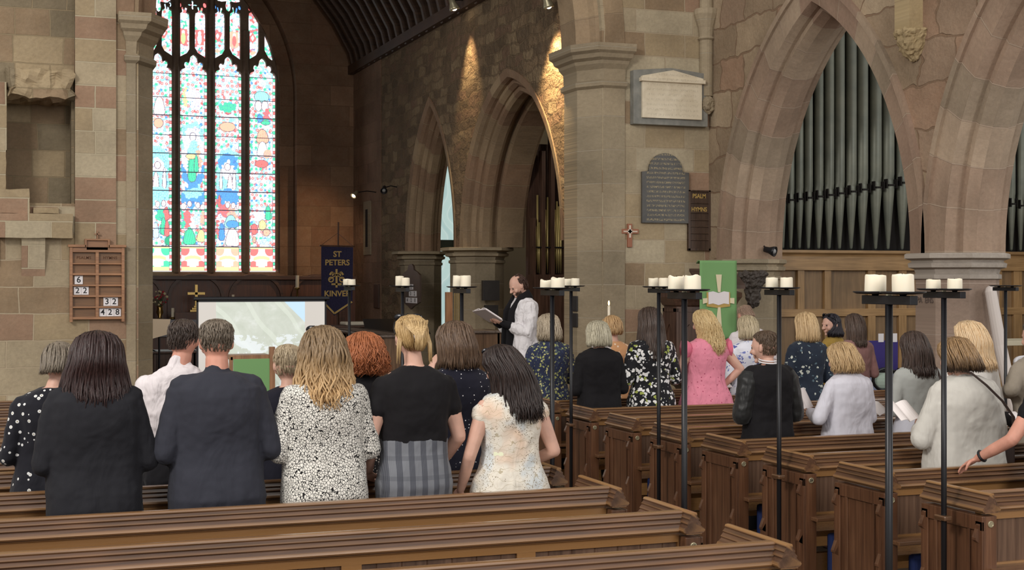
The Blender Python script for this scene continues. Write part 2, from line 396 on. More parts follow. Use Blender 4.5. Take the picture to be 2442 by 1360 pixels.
hb = h.build('carved_head', M_grey, s1); hb.modifiers.new('s','SUBSURF').levels = 2
tx = bpy.data.textures.new('carving', 'CLOUDS'); tx.noise_scale = .05
dm = hb.modifiers.new('d','DISPLACE'); dm.texture = tx; dm.strength = .06
p = atX(2183, 75, XA)
s2 = wall_shaft('trim_14', (XA-.14, p.y), atX(2183,92,XA).z, 0, .1, False, M_tan, True)
k = MB().lathe((XA-.02, p.y, 0), [(.03,p.z-.3),(.13,p.z-.22),(.17,p.z-.1),(.2,p.z-.02),(.21,p.z+.02)], 14)
k2 = k.build('carved_corbel', M_tan, s2); k2.modifiers.new('s','SUBSURF').levels = 2
dm = k2.modifiers.new('d','DISPLACE'); dm.texture = tx; dm.strength = .07
# ---- chancel: south wall with its two arches
zc = 2.56
CA = [(19.45, 1.86, 2.245), (23.38, 1.15, 2.25)]
loops = [(16.95, -.2), (16.95, zc)]
loops = [(16.9, zc)]
for uc, a, rise in CA: loops += arch_pts(uc, a, zc, rise, .3)
loops += [(24.95, zc), (24.95, -.2), (26.6,-.2), (26.6, 6.45), (16.9, 6.45)]
wall('wall_chancel_south', [loops], .62, fX(XC), M_rub)
struct(MB().box((XC-.02, 26.6, -.2), (XC+.85, 29.8, 6.45)).build('wall_chancel_south_end', M_eplast))
for i, (uc, a, rise) in enumerate(CA):
    mb = MB()
    arch_sweep(mb, uc, a, zc, rise, [(.22,.0),(.34,-.02),(.34,.62),(.2,.62),(.2,.06)], fX(XC))
    arch_sweep(mb, uc, a, zc, rise, [(.10,.17),(.14,.11),(.24,.11),(.24,.52),(.14,.52),(.10,.46)], fX(XC))
    arch_sweep(mb, uc, a, zc, rise, [(.0,.25),(.03,.2),(.13,.2),(.13,.42),(.03,.42),(.0,.37)], fX(XC))
    if i == 0: arch_sweep(mb, uc, a, zc, rise, [(.02,.56),(.06,.52),(.34,.52),(.34,1.0),(.05,1.0),(.02,.95)], fX(XC))
    struct(mb.build('trim_%d' % (15+i), M_vous2))
colC = octcol('column_chancel', XC+.31, 21.74, .44, zc, M_grey, M_grey, .6, .3)
r_ = octcol('column_chancel_far', XC+.31, 24.95, .38, zc, M_grey, M_grey, .54, .3)
# ---- chancel east wall and great window
ex = lambda px, py: (atY(px, py, YE+.42).x, atY(px, py, YE+.42).z)
cx, zsill = ex(462, 645)
zL = ex(462, 643)[1]; pit = ex(545, 300)[0] - ex(462, 300)[0]; lw = ex(495, 300)[0] - ex(429, 300)[0]
aw = 2*pit + lw/2 + .07; zsp = 5.85; rise_w = 2.75
op = [(cx-aw, zsill-.08)] + arch_pts(cx, aw, zsp, rise_w) + [(cx+aw, zsill-.08)]
op2 = [(cx-aw-.28, zsill-.3)] + arch_pts(cx, aw+.28, zsp, rise_w+.35) + [(cx+aw+.28, zsill-.3)]
ew_out = [(-.5,-.2),(XC+.9,-.2),(XC+.9,6.4),(3.65,10.2),(-.5,6.4)]
wall('wall_chancel_east', [ew_out, op2], .35, fY(YE), M_east)
wall('wall_chancel_east_outer', [ew_out, op], .5, fY(YE+.35), M_east)
M_mull = stone('mullion_stone', 'XZ0', [lin(120,100,86), lin(112,92,78)], lin(100,84,70), 9, .9, .004, warp=.01)
holes = []
def head(xc, zs_, w_, k=1.0):
    pr = [(-1,0),(-.97,.05),(-.85,.1),(-.62,.13),(-.7,.19),(-.66,.25),(-.5,.28),(-.34,.25),(-.3,.29),(-.27,.36),(-.15,.41),(0,.44)]
    return [(xc + a*w_, zs_ + b*k) for a, b in pr] + [(xc - a*w_, zs_ + b*k) for a, b in pr[-2::-1]]
zsh = ex(462, 176)[1]
lights = []
for i in range(5):
    xc_ = cx + (i-2)*pit; hw = lw/2
    lp = head(xc_ + (.0037 if i == 2 else 0), zsh + .0011*i, hw, .9) + [(xc_+hw, zL), (xc_-hw, zL)]
    holes.append(lp); lights.append((xc_, hw))
def sub(pxa, pxb, ytop, ybl, ybr, ysh=42):
    (x0, _), (x1, _) = ex(pxa, 50), ex(pxb, 50); zt, z1, z2, zsv = ex(pxa, ytop)[1], ex(pxa, ybl)[1], ex(pxa, ybr)[1], ex(pxa, ysh)[1]
    m = (x0+x1)/2; w_ = (x1-x0)/2
    return [(x0, zsv), (m-w_*.9, zsv+.1), (m-w_*.4, zsv+.13), (m-w_*.6, zsv+.22), (m-w_*.2, zsv+.24), (m, zt), (m+w_*.2, zsv+.24), (m+w_*.6, zsv+.22), (m+w_*.4, zsv+.13), (m+w_*.9, zsv+.1), (x1, zsv), (x1, z2), ((x0*.25+x1*.75) if z1 < z2 else (x0*.75+x1*.25), (min(z1,z2)*.5+max(z1,z2)*.5)), (x0, z1)]
ups = [sub(427,453,22,136,114), sub(465,491,24,114,137), sub(512,537,28,139,116), sub(548,574,30,116,142), sub(593,618,32,142,118)]
ups += [[ex(631,80), ex(640,92), ex(652,140), ex(650,145), ex(640,138), ex(631,120)]]
mir = [[(2*cx - a, b) for a, b in lp][::-1] for lp in ups if lp[0][0] > cx + lw*.6]
def quat(px, py, r):
    x, z = ex(px, py); r = r/118.
    return [(x + r*(.62+.38*math.cos(4*t))*math.cos(t), z + r*(.62+.38*math.cos(4*t))*math.sin(t)) for t in [2*PI*j/32 for j in range(32)]]
smalls = [quat(460,11,12), quat(545,-2,30), quat(378,-2,30), quat(461.3,-70,38)]
def drop(px, py, r):
    x, z = ex(px, py); r = r/118.
    return [(x + r*.7*math.cos(t), z + r*math.sin(t)) for t in [2*PI*j/10 for j in range(10)]]
drops = [drop(405,9,7), drop(429,10,7), drop(489,12,7), drop(513,15,6), drop(572,18,6), drop(596,20,6)]
win = thing('window_1', None, None); struct(win)
tr_out = [(cx-aw-.02, zL-.001)]
for lp in holes: tr_out += [lp[-1]] + lp[:-1]
tr_out += [(cx+aw+.02, zL-.001)] + arch_pts(cx, aw+.02, zsp, rise_w)[::-1]
vs_, fs_ = shape([tr_out] + ups + mir + smalls + drops, .16, fY(YE+.42))
MB().add(vs_, fs_).build('tracery', M_mull, win)
for i in range(6):
    xm = cx + (i-2.5)*pit
    if i in (0, 5): continue
    mm = MB()
    prof = [(-.085,.0),(-.05,-.06),(-.03,-.12),(.03,-.12),(.05,-.06),(.085,.0)]
    top = 7.9 if 1 < i < 4 else 7.2
    mm.prism(prof, lambda a, b, d: (xm + a, YE+.43 + b, d), zsill-.05, top)
    mm.build('mullion', M_mull, win)
sl = MB().prism([(-.0,0),(-.42,-.12),(-.42,-.2),(.1,-.2),(.1,0)], lambda a, b, d: (d, YE+.43 + a, zsill-.03+b), cx-aw-.1, cx+aw+.1)
sl.build('sill', M_east, win)
# stained glass: colour mosaic painted per light
def glass_mat(name, strength):
    t = NT(name); a = t.n('ShaderNodeAttribute', attribute_name='glass')
    e = t.n('ShaderNodeEmission'); t.l(a.outputs['Color'], e.inputs[0]); e.inputs[1].default_value = strength
    t.l(e.outputs[0], t.n('ShaderNodeOutputMaterial').inputs[0]) if False else t.l(e.outputs[0], t.t.nodes['Material Output'].inputs[0])
    return t.m
M_glass = glass_mat('stained_glass', 1.35)
Wt, Cy, Gr, Rd, Bl, Gd, Pk, Lb, Or, Dg = (1,.97,1), (.38,.9,.86), (.1,.68,.38), (.92,.2,.18), (.12,.36,.92), (.96,.74,.34), (1,.8,.78), (.6,.82,1), (.95,.5,.34), (.05,.42,.22)
def mosaic(name, x0, x1, z0, z1, painter, seed, step=.007, cell=.058, parent=None, lead=.0075):
    rg = np.random.default_rng(seed)
    nx = max(3, int((x1-x0)/step)); nz = max(3, int((z1-z0)/step))
    X, Z = np.meshgrid(np.linspace(x0, x1, nx), np.linspace(z0, z1, nz)); P = np.stack([X.ravel(), Z.ravel()], 1)
    gx = np.arange(x0-.05, x1+.1, cell*.8); gz = np.arange(z0-.05, z1+.1, cell)
    S = np.stack([a.ravel() for a in np.meshgrid(gx, gz)], 1); S += rg.uniform(-cell*.48, cell*.48, S.shape)
    d1 = np.full(len(P), 9.); d2 = np.full(len(P), 9.); idx = np.zeros(len(P), int)
    order = np.argsort(S[:,1]); S = S[order]
    for r0 in range(0, nz, 8):
        sl_ = slice(r0*nx, min((r0+8)*nx, len(P))); pz0, pz1 = P[sl_,1].min(), P[sl_,1].max()
        m = np.where((S[:,1] > pz0-.16) & (S[:,1] < pz1+.16))[0]
        D = np.hypot(P[sl_,0][:,None]-S[m,0][None], P[sl_,1][:,None]-S[m,1][None])
        part = np.argpartition(D, 1, axis=1)[:,:2]; a = np.take_along_axis(D, part, 1)
        sw = a[:,0] > a[:,1]; first = np.where(sw, part[:,1], part[:,0])
        d1[sl_] = a.min(1); d2[sl_] = a.max(1); idx[sl_] = m[first]
    col = painter(S[:,0], S[:,1], rg)[idx]; fine, mask = painter(P[:,0], P[:,1], rg, True)
    col = np.where(mask[:,None], fine, col)
    ld = np.clip((d2-d1)/lead, .1, 1)[:,None]; ld = np.where(mask[:,None], np.maximum(ld, .85), ld)
    col = col*ld + (1-ld)*np.array([.10,.2,.42])
    me = bpy.data.meshes.new(name); me.vertices.add(len(P))
    co = np.stack([P[:,0], np.full(len(P), YE+.55), P[:,1]], 1); me.vertices.foreach_set('co', co.ravel())
    q = (np.arange(nz-1)[:,None]*nx + np.arange(nx-1)[None]).ravel(); F = np.stack([q, q+1, q+nx+1, q+nx], 1)
    me.loops.add(F.size); me.loops.foreach_set('vertex_index', F.ravel().astype(np.int32)); me.polygons.add(len(F))
    me.polygons.foreach_set('loop_start', np.arange(0, F.size, 4, dtype=np.int32)); me.polygons.foreach_set('loop_total', np.full(len(F), 4, dtype=np.int32))
    at = me.color_attributes.new('glass', 'FLOAT_COLOR', 'POINT'); at.data.foreach_set('color', np.concatenate([col, np.ones((len(P),1))], 1).ravel().astype(np.float32))
    me.materials.append(M_glass); me.update(); me.validate()
    o = bpy.data.objects.new(name, me); C.objects.link(o); o.parent = parent
    sd = o.modifiers.new('pane', 'SOLIDIFY'); sd.thickness = .004
    return o
pz = lambda py: ex(462, py)[1]
PICK = [Wt, Wt, Cy, Wt, Pk, Lb, Cy, Wt, Pk, Rd, Wt, Wt, (.55,.9,.8), Wt]
# per-light picture: ellipses in picture units (x: -33..33, y: photo row), later ones on top
Fg = {
 2: [(0,372,36,75,Bl,0),(0,350,34,60,Cy,0),(0,362,27,62,Pk,0),(0,362,23,56,Wt,0),(0,325,8,11,Wt,1),(0,350,14,20,Cy,0),(-2,400,12,34,Gr,1),(-4,372,14,7,Gd,1),(13,375,7,28,Or,0),(8,390,7,22,Gr,1),(0,470,31,26,Bl,0),(0,460,24,14,Cy,0),(-22,492,7,9,Pk,1),(-8,486,6,8,Pk,1),(12,489,6,8,Pk,1),(24,494,7,9,Pk,1),(-14,520,13,20,Rd,0),(-26,520,6,24,Gr,0),(10,520,9,16,Lb,0),(25,522,8,22,Or,0),(0,535,8,16,Wt,0),(-8,565,18,20,Gr,1),(20,562,13,16,Gd,1),(0,588,30,5,Pk,1),(-18,232,6,24,Gd,0),(0,225,16,14,Wt,0),(12,235,10,22,Pk,0)],
 3: [(0,410,36,60,Cy,0),(0,385,26,20,Bl,0),(0,400,20,20,Wt,0),(0,395,8,9,Pk,1),(-16,425,5,25,Wt,1),(16,425,6,26,Wt,1),(6,440,9,28,Pk,1),(0,470,32,24,Bl,0),(-20,478,5,16,Rd,1),(-8,500,16,16,Rd,0),(10,505,14,18,Or,0),(0,487,6,8,Pk,1),(14,488,6,8,Pk,1),(26,490,5,8,Pk,1),(-22,520,8,10,Wt,0),(8,527,18,17,Cy,1),(12,533,16,10,Bl,1),(-14,552,9,22,Bl,1),(-26,540,6,20,Rd,0),(12,565,20,24,Pk,1),(0,590,30,5,Pk,1),(0,268,12,12,Wt,0),(2,262,8,6,Rd,1),(0,298,20,12,Or,1),(0,252,22,12,Gr,0)],
 1: [(0,410,36,60,Cy,0),(0,385,26,20,Cy,0),(0,395,18,16,Wt,0),(0,395,8,9,Pk,1),(16,425,6,26,Wt,1),(-4,440,10,30,Pk,1),(0,470,32,24,Cy,0),(14,486,6,8,Pk,1),(0,488,6,8,Pk,1),(20,510,10,16,Rd,1),(6,515,12,14,Gr,0),(14,540,9,22,Gr,1),(22,545,8,20,Rd,1),(-4,550,9,20,Lb,1),(-14,530,10,20,Pk,0),(28,575,12,12,Dg,1),(0,590,30,5,Pk,1),(4,255,16,24,Pk,1),(2,295,12,12,Or,1)],
 4: [(0,222,19,14,Cy,1),(-8,244,9,14,Pk,1),(8,244,9,14,Wt,1),(12,262,10,16,Rd,0),(-4,275,8,10,Bl,1),(10,285,12,6,Gr,1),(2,318,18,18,Or,1),(2,350,16,20,Wt,1),(14,362,10,12,Or,0),(0,385,17,10,Rd,1),(16,505,9,18,Gr,1),(-6,515,12,14,Wt,0),(2,535,10,14,Gd,1),(-18,545,9,14,Rd,1),(12,552,9,10,Or,1),(-18,570,5,8,Or,1),(6,575,14,8,Lb,0)],
 0: [(0,222,19,14,Cy,1),(0,318,18,18,Or,1),(0,350,16,20,Wt,1),(0,540,20,30,Gr,0),(0,540,10,30,Rd,1)]}
def make_painter(i):
    xc_, hw = lights[i]
    def painter(x, z, rg, fine=False):
        u = (x - xc_)/hw*33; y = 643 - (z - zL)/(pz(176) - zL)*(643-176) if False else HOR - (z-EYE)/(pz(176)-EYE)*(HOR-176)
        col = np.array(PICK)[rg.integers(0, len(PICK), len(x))].astype(float); mask = np.zeros(len(x), bool)
        def put(m, c, f=False):
            col[m] = c
            if f: mask[m] = True
        # foliage with red flowers
        if fine:
            # scrolling stems with leaves and red roses on the pale ground
            st1 = np.abs(np.sin(u*.16 + 2.2*np.sin(y*.09 + i))) < .07; st2 = np.abs(np.sin(y*.17 + 2.5*np.sin(u*.12))) < .06
            put((st1 | st2), (.25,.72,.78), True)
            gxx, gyy = np.floor((u+40)/11), np.floor(y/13); hsh = (np.sin(gxx*12.9898 + gyy*78.233 + i*3.7)*43758.5453) % 1
            rx_ = (u+40) - gxx*11 - 5.5 - (hsh-.5)*4; ry_ = y - gyy*13 - 6.5 + (hsh-.5)*5; rr_ = np.hypot(rx_, ry_)*(1+.18*np.cos(5*np.arctan2(ry_, rx_)))
            put((hsh > .55) & (rr_ < 3.4), Rd, True); put((hsh > .55) & (rr_ < 1.3), Pk, True); put((hsh < .28) & (rr_ < 3.4), Gr, True); put((hsh > .28) & (hsh < .36) & (rr_ < 3), Bl, True)
            mask[:] = mask & (y < 588)
        for ax, ay, rx, ry, c, f in Fg[i]:
            vv = (y-ay)/ry; wd = rx*(1 if (ry < 15 or rx > 22) else (.78 + .3*vv))     # tall shapes widen downwards like robes
            m = ((u-ax)/wd)**2 + np.abs(vv)**(2 if (ry < 15 or rx > 22) else 4) < 1
            if fine: mask[m] = False
            put(m, c, bool(f) and fine)
            if fine and f: 
                e = m & (((u-ax)/(wd-1.3))**2 + np.abs((y-ay)/(ry-1.3))**(2 if (ry < 15 or rx > 22) else 4) > 1); col[e] = (.15,.12,.16)
                st_ = m & (np.abs(np.sin(u*.55+2*np.sin(y*.07+ax))) < .14) & (ry > 13); col[st_] *= .5
                if ry < 12: e = m & (np.hypot(u-ax, y-ay-1) < 1.2); col[e] *= .6
        # bottom panel
        b = y > 588; put(b, Wt, fine)
        put(b & (np.abs(u) < 27) & (np.abs(y-616) < 23) & (((np.abs(u)-20)/12)**2 + ((np.abs(y-616)-20)/14)**2 < 1), (Rd, Gr, Rd, Or, Rd)[i], fine)
        put(b & (np.abs(u) < 20) & (np.abs(y-613-(np.abs(u)/9)**2) < 4), Gd, fine); put(b & ((u/6)**2 + ((y-604)/6)**2 < 1), Pk, fine)
        put(b & (np.abs(u) < 14) & (y > 620) & (y < 634) & (np.abs(u) > (634-y)*.3), Pk, fine)
        put(b & ((y > 637) | (y < 593)), Gd, fine)
        # borders of little squares
        k = (np.floor(y/8).astype(int)) % 4; bd = (np.abs(u) > 27) & (y > 150)
        for n_, c in enumerate((Rd, Wt, Gr, Wt)): put(bd & (k == n_), c, fine)
        if fine:
            e = bd & ((np.abs(np.abs(u)-27.3) < .9) | (np.abs((y/8) % 1) < .14)); col[e] = (.12,.1,.1)
            for yb in (176, 232, 275, 322, 366, 410, 455, 500, 545, 588):
                e = np.abs(y - yb) < 1.0; col[e] = (.05,.04,.05); mask[e] = True
            return col, mask
        return col
    return painter
for i, (xc_, hw) in enumerate(lights):
    mosaic('stained_pane', xc_-hw-.02, xc_+hw+.02, zL-.02, zsh+.44, make_painter(i), 11+i, parent=win)
def top_painter(x, z, rg, fine=False):
    y = HOR - (z-EYE)/(pz(176)-EYE)*(HOR-176)
    col = np.array([Wt,Wt,Wt,Cy,Pk,Rd,Gr,Wt])[rg.integers(0, 8, len(x))].astype(float); mask = np.zeros(len(x), bool)
    for px_, c in ((439,Rd),(478,Rd),(561,Or)):
        u = (x - ex(px_,80)[0])*118
        for m, cc in (((np.abs(u) < 10) & (y > 68) & (y < 105), c), ((u/4)**2+((y-76)/5)**2 < 1, Pk), ((u/5)**2+((y-90)/13)**2 < 1, {439:(.55,.95,.3),478:Lb,561:Rd}[px_])):
            col[m] = cc; mask[m] = True
    for px_ in (393, 521, 605):
        u = (x - ex(px_,80)[0])*118
        m = (np.abs(u)/9 + np.abs(y-80)/14) < 1; col[m] = Rd; mask[m] = True
        m = (np.abs(u)/4 + np.abs(y-80)/7) < 1; col[m] = Wt
        m = ((np.abs(u) < 1.8) & (np.abs(y-116) < 6)) | ((np.abs(u) < 6) & (np.abs(y-116) < 2)); col[m] = Or; mask[m] = True
    for (px_, c) in ((405,Lb),(429,Rd),(489,Rd),(513,Bl),(572,Bl),(596,Rd)):
        m = (((x-ex(px_,10)[0])*118)**2 + (y-14)**2) < 110; col[m] = c; mask[m] = True
    return (col, mask) if fine else col
mosaic('stained_pane', cx-aw, cx+aw, ex(462,146)[1], ex(462,-120)[1], top_painter, 5, step=.012, parent=win)
# ---- chancel north wall, roof timbers, wall plates
struct(MB().box((-.6, 16.9, -.2), (.2, 29.6, 6.45)).build('wall_chancel_north', M_east))
M_roof = wood('roof_timber', (lin(40,28,20), lin(58,40,28), lin(74,52,36)), 'Y', .6)
M_raft = wood('rafter_timber', (lin(52,36,26), lin(78,56,40), lin(96,70,50)), 'X', .55)
prof = [(0,0),(.1,.42),(.42,1.0),(1.0,1.75),(1.9,2.5),(2.7,2.95),(3.45,3.2)]
def roofpt(k, side, off=0):
    x, z = prof[k]; xx = (XC - x - off*.7) if side > 0 else (.2 + x + off*.7)
    return (xx, 6.42 + z - off*.7)
rf = MB()
for side in (1, -1):
    for k in range(len(prof)-1):
        a, b = roofpt(k, side, -.05), roofpt(k+1, side, -.05); a2, b2 = roofpt(k, side, -.2), roofpt(k+1, side, -.2)
        rf.add([(a[0],16.4,a[1]),(b[0],16.4,b[1]),(b[0],29.6,b[1]),(a[0],29.6,a[1]),(a2[0],16.4,a2[1]),(b2[0],16.4,b2[1]),(b2[0],29.6,b2[1]),(a2[0],29.6,a2[1])], [(0,1,2,3),(7,6,5,4),(0,4,5,1),(3,2,6,7)])
ceil = struct(rf.build('ceiling', M_roof))
for j in range(27):
    y = 17.1 + j*.44; r = MB()
    for side in (1, -1):
        pts = []
        for k in range(len(prof)): q0 = roofpt(k, side); pts.append((q0[0], y, q0[1]))
        r.loft([[(p_[0], y-.055, p_[2]), (p_[0], y+.055, p_[2]), (p_[0]-side*.09, y+.055, p_[2]-.1), (p_[0]-side*.09, y-.055, p_[2]-.1)] for p_ in pts])
    r.build('rafter', M_raft, ceil)
pl = MB().box((XC-.14, 16.9, 6.34), (XC+.1, 29.0, 6.52)).box((.1, 16.9, 6.34), (.34, 29.0, 6.52)); pl.build('wall_plate', M_raft, ceil)
# ---- south chapel beyond the chancel arches: plaster wall, bright window
struct(MB().box((8.35, 24.0, 0), (13, 24.15, 7)).build('wall_chapel', M_cream))
struct(MB().box((7.95, 24.0, 6.9), (13.6, 29.6, 7.0)).box((9.3, 24.1, 0), (9.4, 29.6, 7)).build('ceiling_chapel', M_cream))
win2 = struct(thing('window_2', None, None))
t = NT('etched_glass'); wv = t.n('ShaderNodeTexWave'); wv.inputs['Scale'].default_value = .7; wv.inputs['Distortion'].default_value = 16; wv.inputs['Detail'].default_value = 1.5; t.l(t.swiz(t.coord(), 'XZ0'), wv.inputs[0])
cc = t.ramp(wv.outputs['Fac'], [(.0, lin(186,210,206)), (.45, lin(190,212,208)), (.5, lin(222,234,232)), (.55, lin(188,210,206)), (1, lin(174,200,198))])
t.l(cc, t.b.inputs['Emission Color']); t.b.inputs['Emission Strength'].default_value = .75; M_etch = t.out(cc, .3)
wb = MB().box((7.97, 28.86, 1.0), (9.3, 28.9, 2.75)).box((7.97, 28.86, 2.85), (9.3, 28.9, 6.6)); wb.build('pane', M_etch, win2)
MB().box((7.96, 28.8, 2.72), (9.3, 28.92, 2.9)).box((7.96, 28.8, .3), (9.3, 28.92, 1.02)).box((8.5,28.8,1),(8.54,28.9,6.6)).box((8.9,28.8,1),(8.94,28.9,6.6)).build('window_bar', plain('grey_bar', lin(120,124,120), .5), win2)
struct(MB().box((7.95, 29.0, 0), (13.6, 29.2, 7)).build('wall_chapel_east', M_cream))
struct(MB().box((7.72, 16.95, 6.45), (13.9, 24.1, 6.6)).box((13.75, 16.9, 0), (13.9, 24.1, 6.5)).build('ceiling_organ_chamber', M_cream))
# ---- south aisle: floor edge and end wall behind the organ
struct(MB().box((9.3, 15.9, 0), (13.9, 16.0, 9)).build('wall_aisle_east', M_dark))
struct(MB().box((13.8, 3.0, 0), (13.95, 16.9, 3.2)).build('wall_aisle_south', M_nave))
# ================================================================== PEWS
OAK = (lin(58,40,29), lin(88,61,44), lin(112,81,58))
M_oakX = wood('dark_oak_rail', OAK, 'X', .25, spec=.6, edge_tint=lin(170,126,78), coat=.5); M_oakY = wood('dark_oak_cap', OAK, 'Y', .3, spec=.6, edge_tint=lin(164,122,76), coat=.3)
M_oakZ = wood('dark_oak_panel', (lin(70,46,33), lin(98,66,46), lin(118,83,59)), 'Z', .34, coat=.2)
M_boards = wood('dark_oak_boards', (lin(82,60,47), lin(104,79,62), lin(122,95,76)), 'Z', .45)
M_brass = plain('brass', lin(190,160,100), .3, 1)
M_disc = plain('number_plate', lin(176,168,140), .35, .6)
M_black = plain('black_iron', lin(26,26,30), .38, .3, .5)
PZ = .93
# reeded weathered cornice: (outward, height)
REED = [(.0,.0),(.014,-.002),(.018,-.012),(.016,-.02),(.024,-.03),(.030,-.036),(.026,-.044),(.036,-.055),(.041,-.062),(.037,-.070),(.048,-.082),(.06,-.09),(.064,-.1),(.058,-.11),(.046,-.114),(.046,-.12)]
REED = [(o, z*.86) for o, z in REED]
def make_pew(x0, x1, side, num=None):
    """side=+1: aisle end at x1 (left block), side=-1: aisle end at x0 (right block). Local origin: foot of the back, y=0"""
    root = thing('pew', None, None)
    xa, xb = (x0, x1-.05) if side > 0 else (x0+.05, x1)
    m = MB(); prof = [(-o-.004, PZ + z) for o, z in REED] + [(.03, PZ-.103), (.03, PZ-.02), (.018, PZ)]
    m.prism(prof, lambda a, b, d: (d, a, b), xa, xb)
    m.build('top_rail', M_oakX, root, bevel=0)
    m = MB(); m.box((xa, -.03, PZ-.145), (xb, .02, PZ-.10))
    m.box((xa, -.03, .5), (xb, .02, .56))
    n = max(1, round((xb-xa)/.82)); ps = (xb-xa)/n
    for k in range(n+1):
        xx = xa + k*ps; m.box((max(xa, xx-.045), -.029, .5), (min(xb, xx+.045), .02, PZ-.12))
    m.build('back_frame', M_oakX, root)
    b = MB(); nb = int((xb-xa)/.115); bs = (xb-xa)/nb
    for k in range(nb): b.prism([(0,0),(0,.012),(.004,.016),(bs-.004,.016),(bs,.012),(bs,0)], lambda a, c, d: (xa + k*bs + a, .006 - c, d), .5, PZ-.12)
    b.build('back_boards', M_boards, root)
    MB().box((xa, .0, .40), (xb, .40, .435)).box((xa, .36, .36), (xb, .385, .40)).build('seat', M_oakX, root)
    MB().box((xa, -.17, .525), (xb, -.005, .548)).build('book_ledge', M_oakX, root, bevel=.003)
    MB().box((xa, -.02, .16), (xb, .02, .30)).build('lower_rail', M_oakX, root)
    # bench end
    xc = (x1-.05) if side > 0 else (x0+.05)
    e = MB(); e.box((xc-.04, -.1, 0), (xc+.04, .40, PZ-.115))
    s = side
    e.box((xc+s*.04, -.1, 0), (xc+s*.052, -.045, PZ-.14)).box((xc+s*.04, .345, 0), (xc+s*.052, .40, PZ-.14)).box((xc+s*.04, -.1, PZ-.19), (xc+s*.052, .40, PZ-.115)).box((xc+s*.04, -.1, 0), (xc+s*.058, .40, .14))
    e.box((xc+s*.04, .27, .14), (xc+s*.05, .30, PZ-.19)).box((xc+s*.04, .0, .14), (xc+s*.05, .02, PZ-.19))
    eo = e.build('bench_end', M_oakZ, root, bevel=.003)
    for yy in (-.085, .36):
        bt = MB().box((min(xc+s*.045, xc+s*.062), yy+.001, .02), (max(xc+s*.045, xc+s*.062), yy+.029, PZ-.16))
        for zt_, zb_, d_ in ((PZ-.15, PZ-.235, .03), (.50, .40, .034), (.40,.0,.036)):
            bt.prism([(0,zt_),(d_,zb_+.012),(d_,zb_),(d_*.55,zb_-.012),(0,zb_-.02)] if zb_ > 0 else [(0,.44),(.026,.40),(.026,0),(0,0)], lambda a, b, d: (xc + s*(.05+a), d, b), yy, yy+.03)
        bt.build('buttress', M_oakZ, eo)
    c = MB(); half = REED
    poly = [(o*.9, PZ + .004 + z) for o, z in half] + [(-o*.9, PZ + .004 + z) for o, z in half[::-1]]
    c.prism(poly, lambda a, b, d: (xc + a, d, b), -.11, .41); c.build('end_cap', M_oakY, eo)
    dz = PZ - .155
    d = MB(); d.loft([[(xc + r*math.cos(t_), y_, dz + r*math.sin(t_)) for t_ in [2*PI*j/20 for j in range(20)]] for r, y_ in ((.017,-.1),(.017,-.105),(.014,-.106),(.013,-.104),(.002,-.104))])
    dd = d.build('number_disc', M_disc, eo)
    if num:
        v, f = text_geo(num, .02, lambda a, b, d: (xc + a, -.1045 - d, dz + b), .001); MB().add(v, f).build('number', M_black, dd)
    return root
LX, RX = 3.13, 4.73
rowY = lambda k: 5.15 + .84*k
left = make_pew(-2.6, LX, 1); left10 = make_pew(-2.6, LX, 1, '10')
right = make_pew(RX, 8.42, -1); right24 = make_pew(RX, 8.42, -1, '24')
ordn = ['nearest', 'second', 'third', 'fourth', 'fifth', 'sixth', 'seventh', 'eighth', 'ninth', 'tenth', 'eleventh', 'twelfth']
lab = ['nearest oak pew of the left block, cut by the bottom edge', 'second oak pew from the camera in the left block, brass 10 on its end', 'third oak pew from the camera, directly behind the standing front group',
       'fourth oak pew of the left block, in front of the man in the charcoal suit', 'fifth oak pew of the left block, in front of the white-shirted man',
       'sixth oak pew from the camera in the left block', 'seventh oak pew from the camera in the left block', 'eighth oak pew from the camera in the left block', 'ninth oak pew from the camera in the left block', 'tenth oak pew from the camera in the left block', 'farthest oak pew of the left block']
for k in range(11):
    o = left if k == 0 else (left10 if k == 1 else copy_tree(left))
    o.location = (0, rowY(k), 0); tag(o, lab[k], 'pew', 'oak pews left of the aisle')
labr = ['nearest shiny oak pew of the right block, at the lower right corner', 'second oak pew of the right block, with a hand on its rail', 'third oak pew of the right block, numbered 24 on its end',
        'fourth oak pew of the right block, behind the boy in the black jacket', 'fifth oak pew of the right block, in front of the boy in black', 'sixth oak pew of the right block, counted from the camera',
        'seventh oak pew of the right block, behind the woman in pink', 'eighth oak pew of the right block, beyond the woman in pink', 'farthest oak pew of the right block, nearest the pulpit']
for k in range(9):
    o = right if k == 0 else (right24 if k == 2 else copy_tree(right))
    o.location = (0, rowY(k+1), 0); tag(o, labr[k], 'pew', 'oak pews right of the aisle')
# blue kneelers hanging under the ledges near the aisle
M_blue = plain('blue_kneeler_cloth', lin(28,42,88), .9)
kn = MB().box((-.16,-.035,-.13),(.16,.035,.15)).build('kneeler', M_blue, bevel=.02)
ks = [(5.09, 2, .28, 'blue kneeler hung under the ledge of the second right pew'), (5.09, 3, .26, 'blue kneeler hung under the ledge of the pew numbered 24'), (5.07, 4, .32, 'blue kneeler hung under the ledge behind the boy in black'), (5.05, 6, .28, 'blue kneeler hung under the sixth right pew, the smallest in view')]
for i, (x, k, z, l_) in enumerate(ks):
    o = kn if i == 0 else kn.copy()
    if i: C.objects.link(o)
    o.location = (x, rowY(k)-.07, z+.02); tag(o, l_, 'kneeler', 'blue kneelers between the pews')
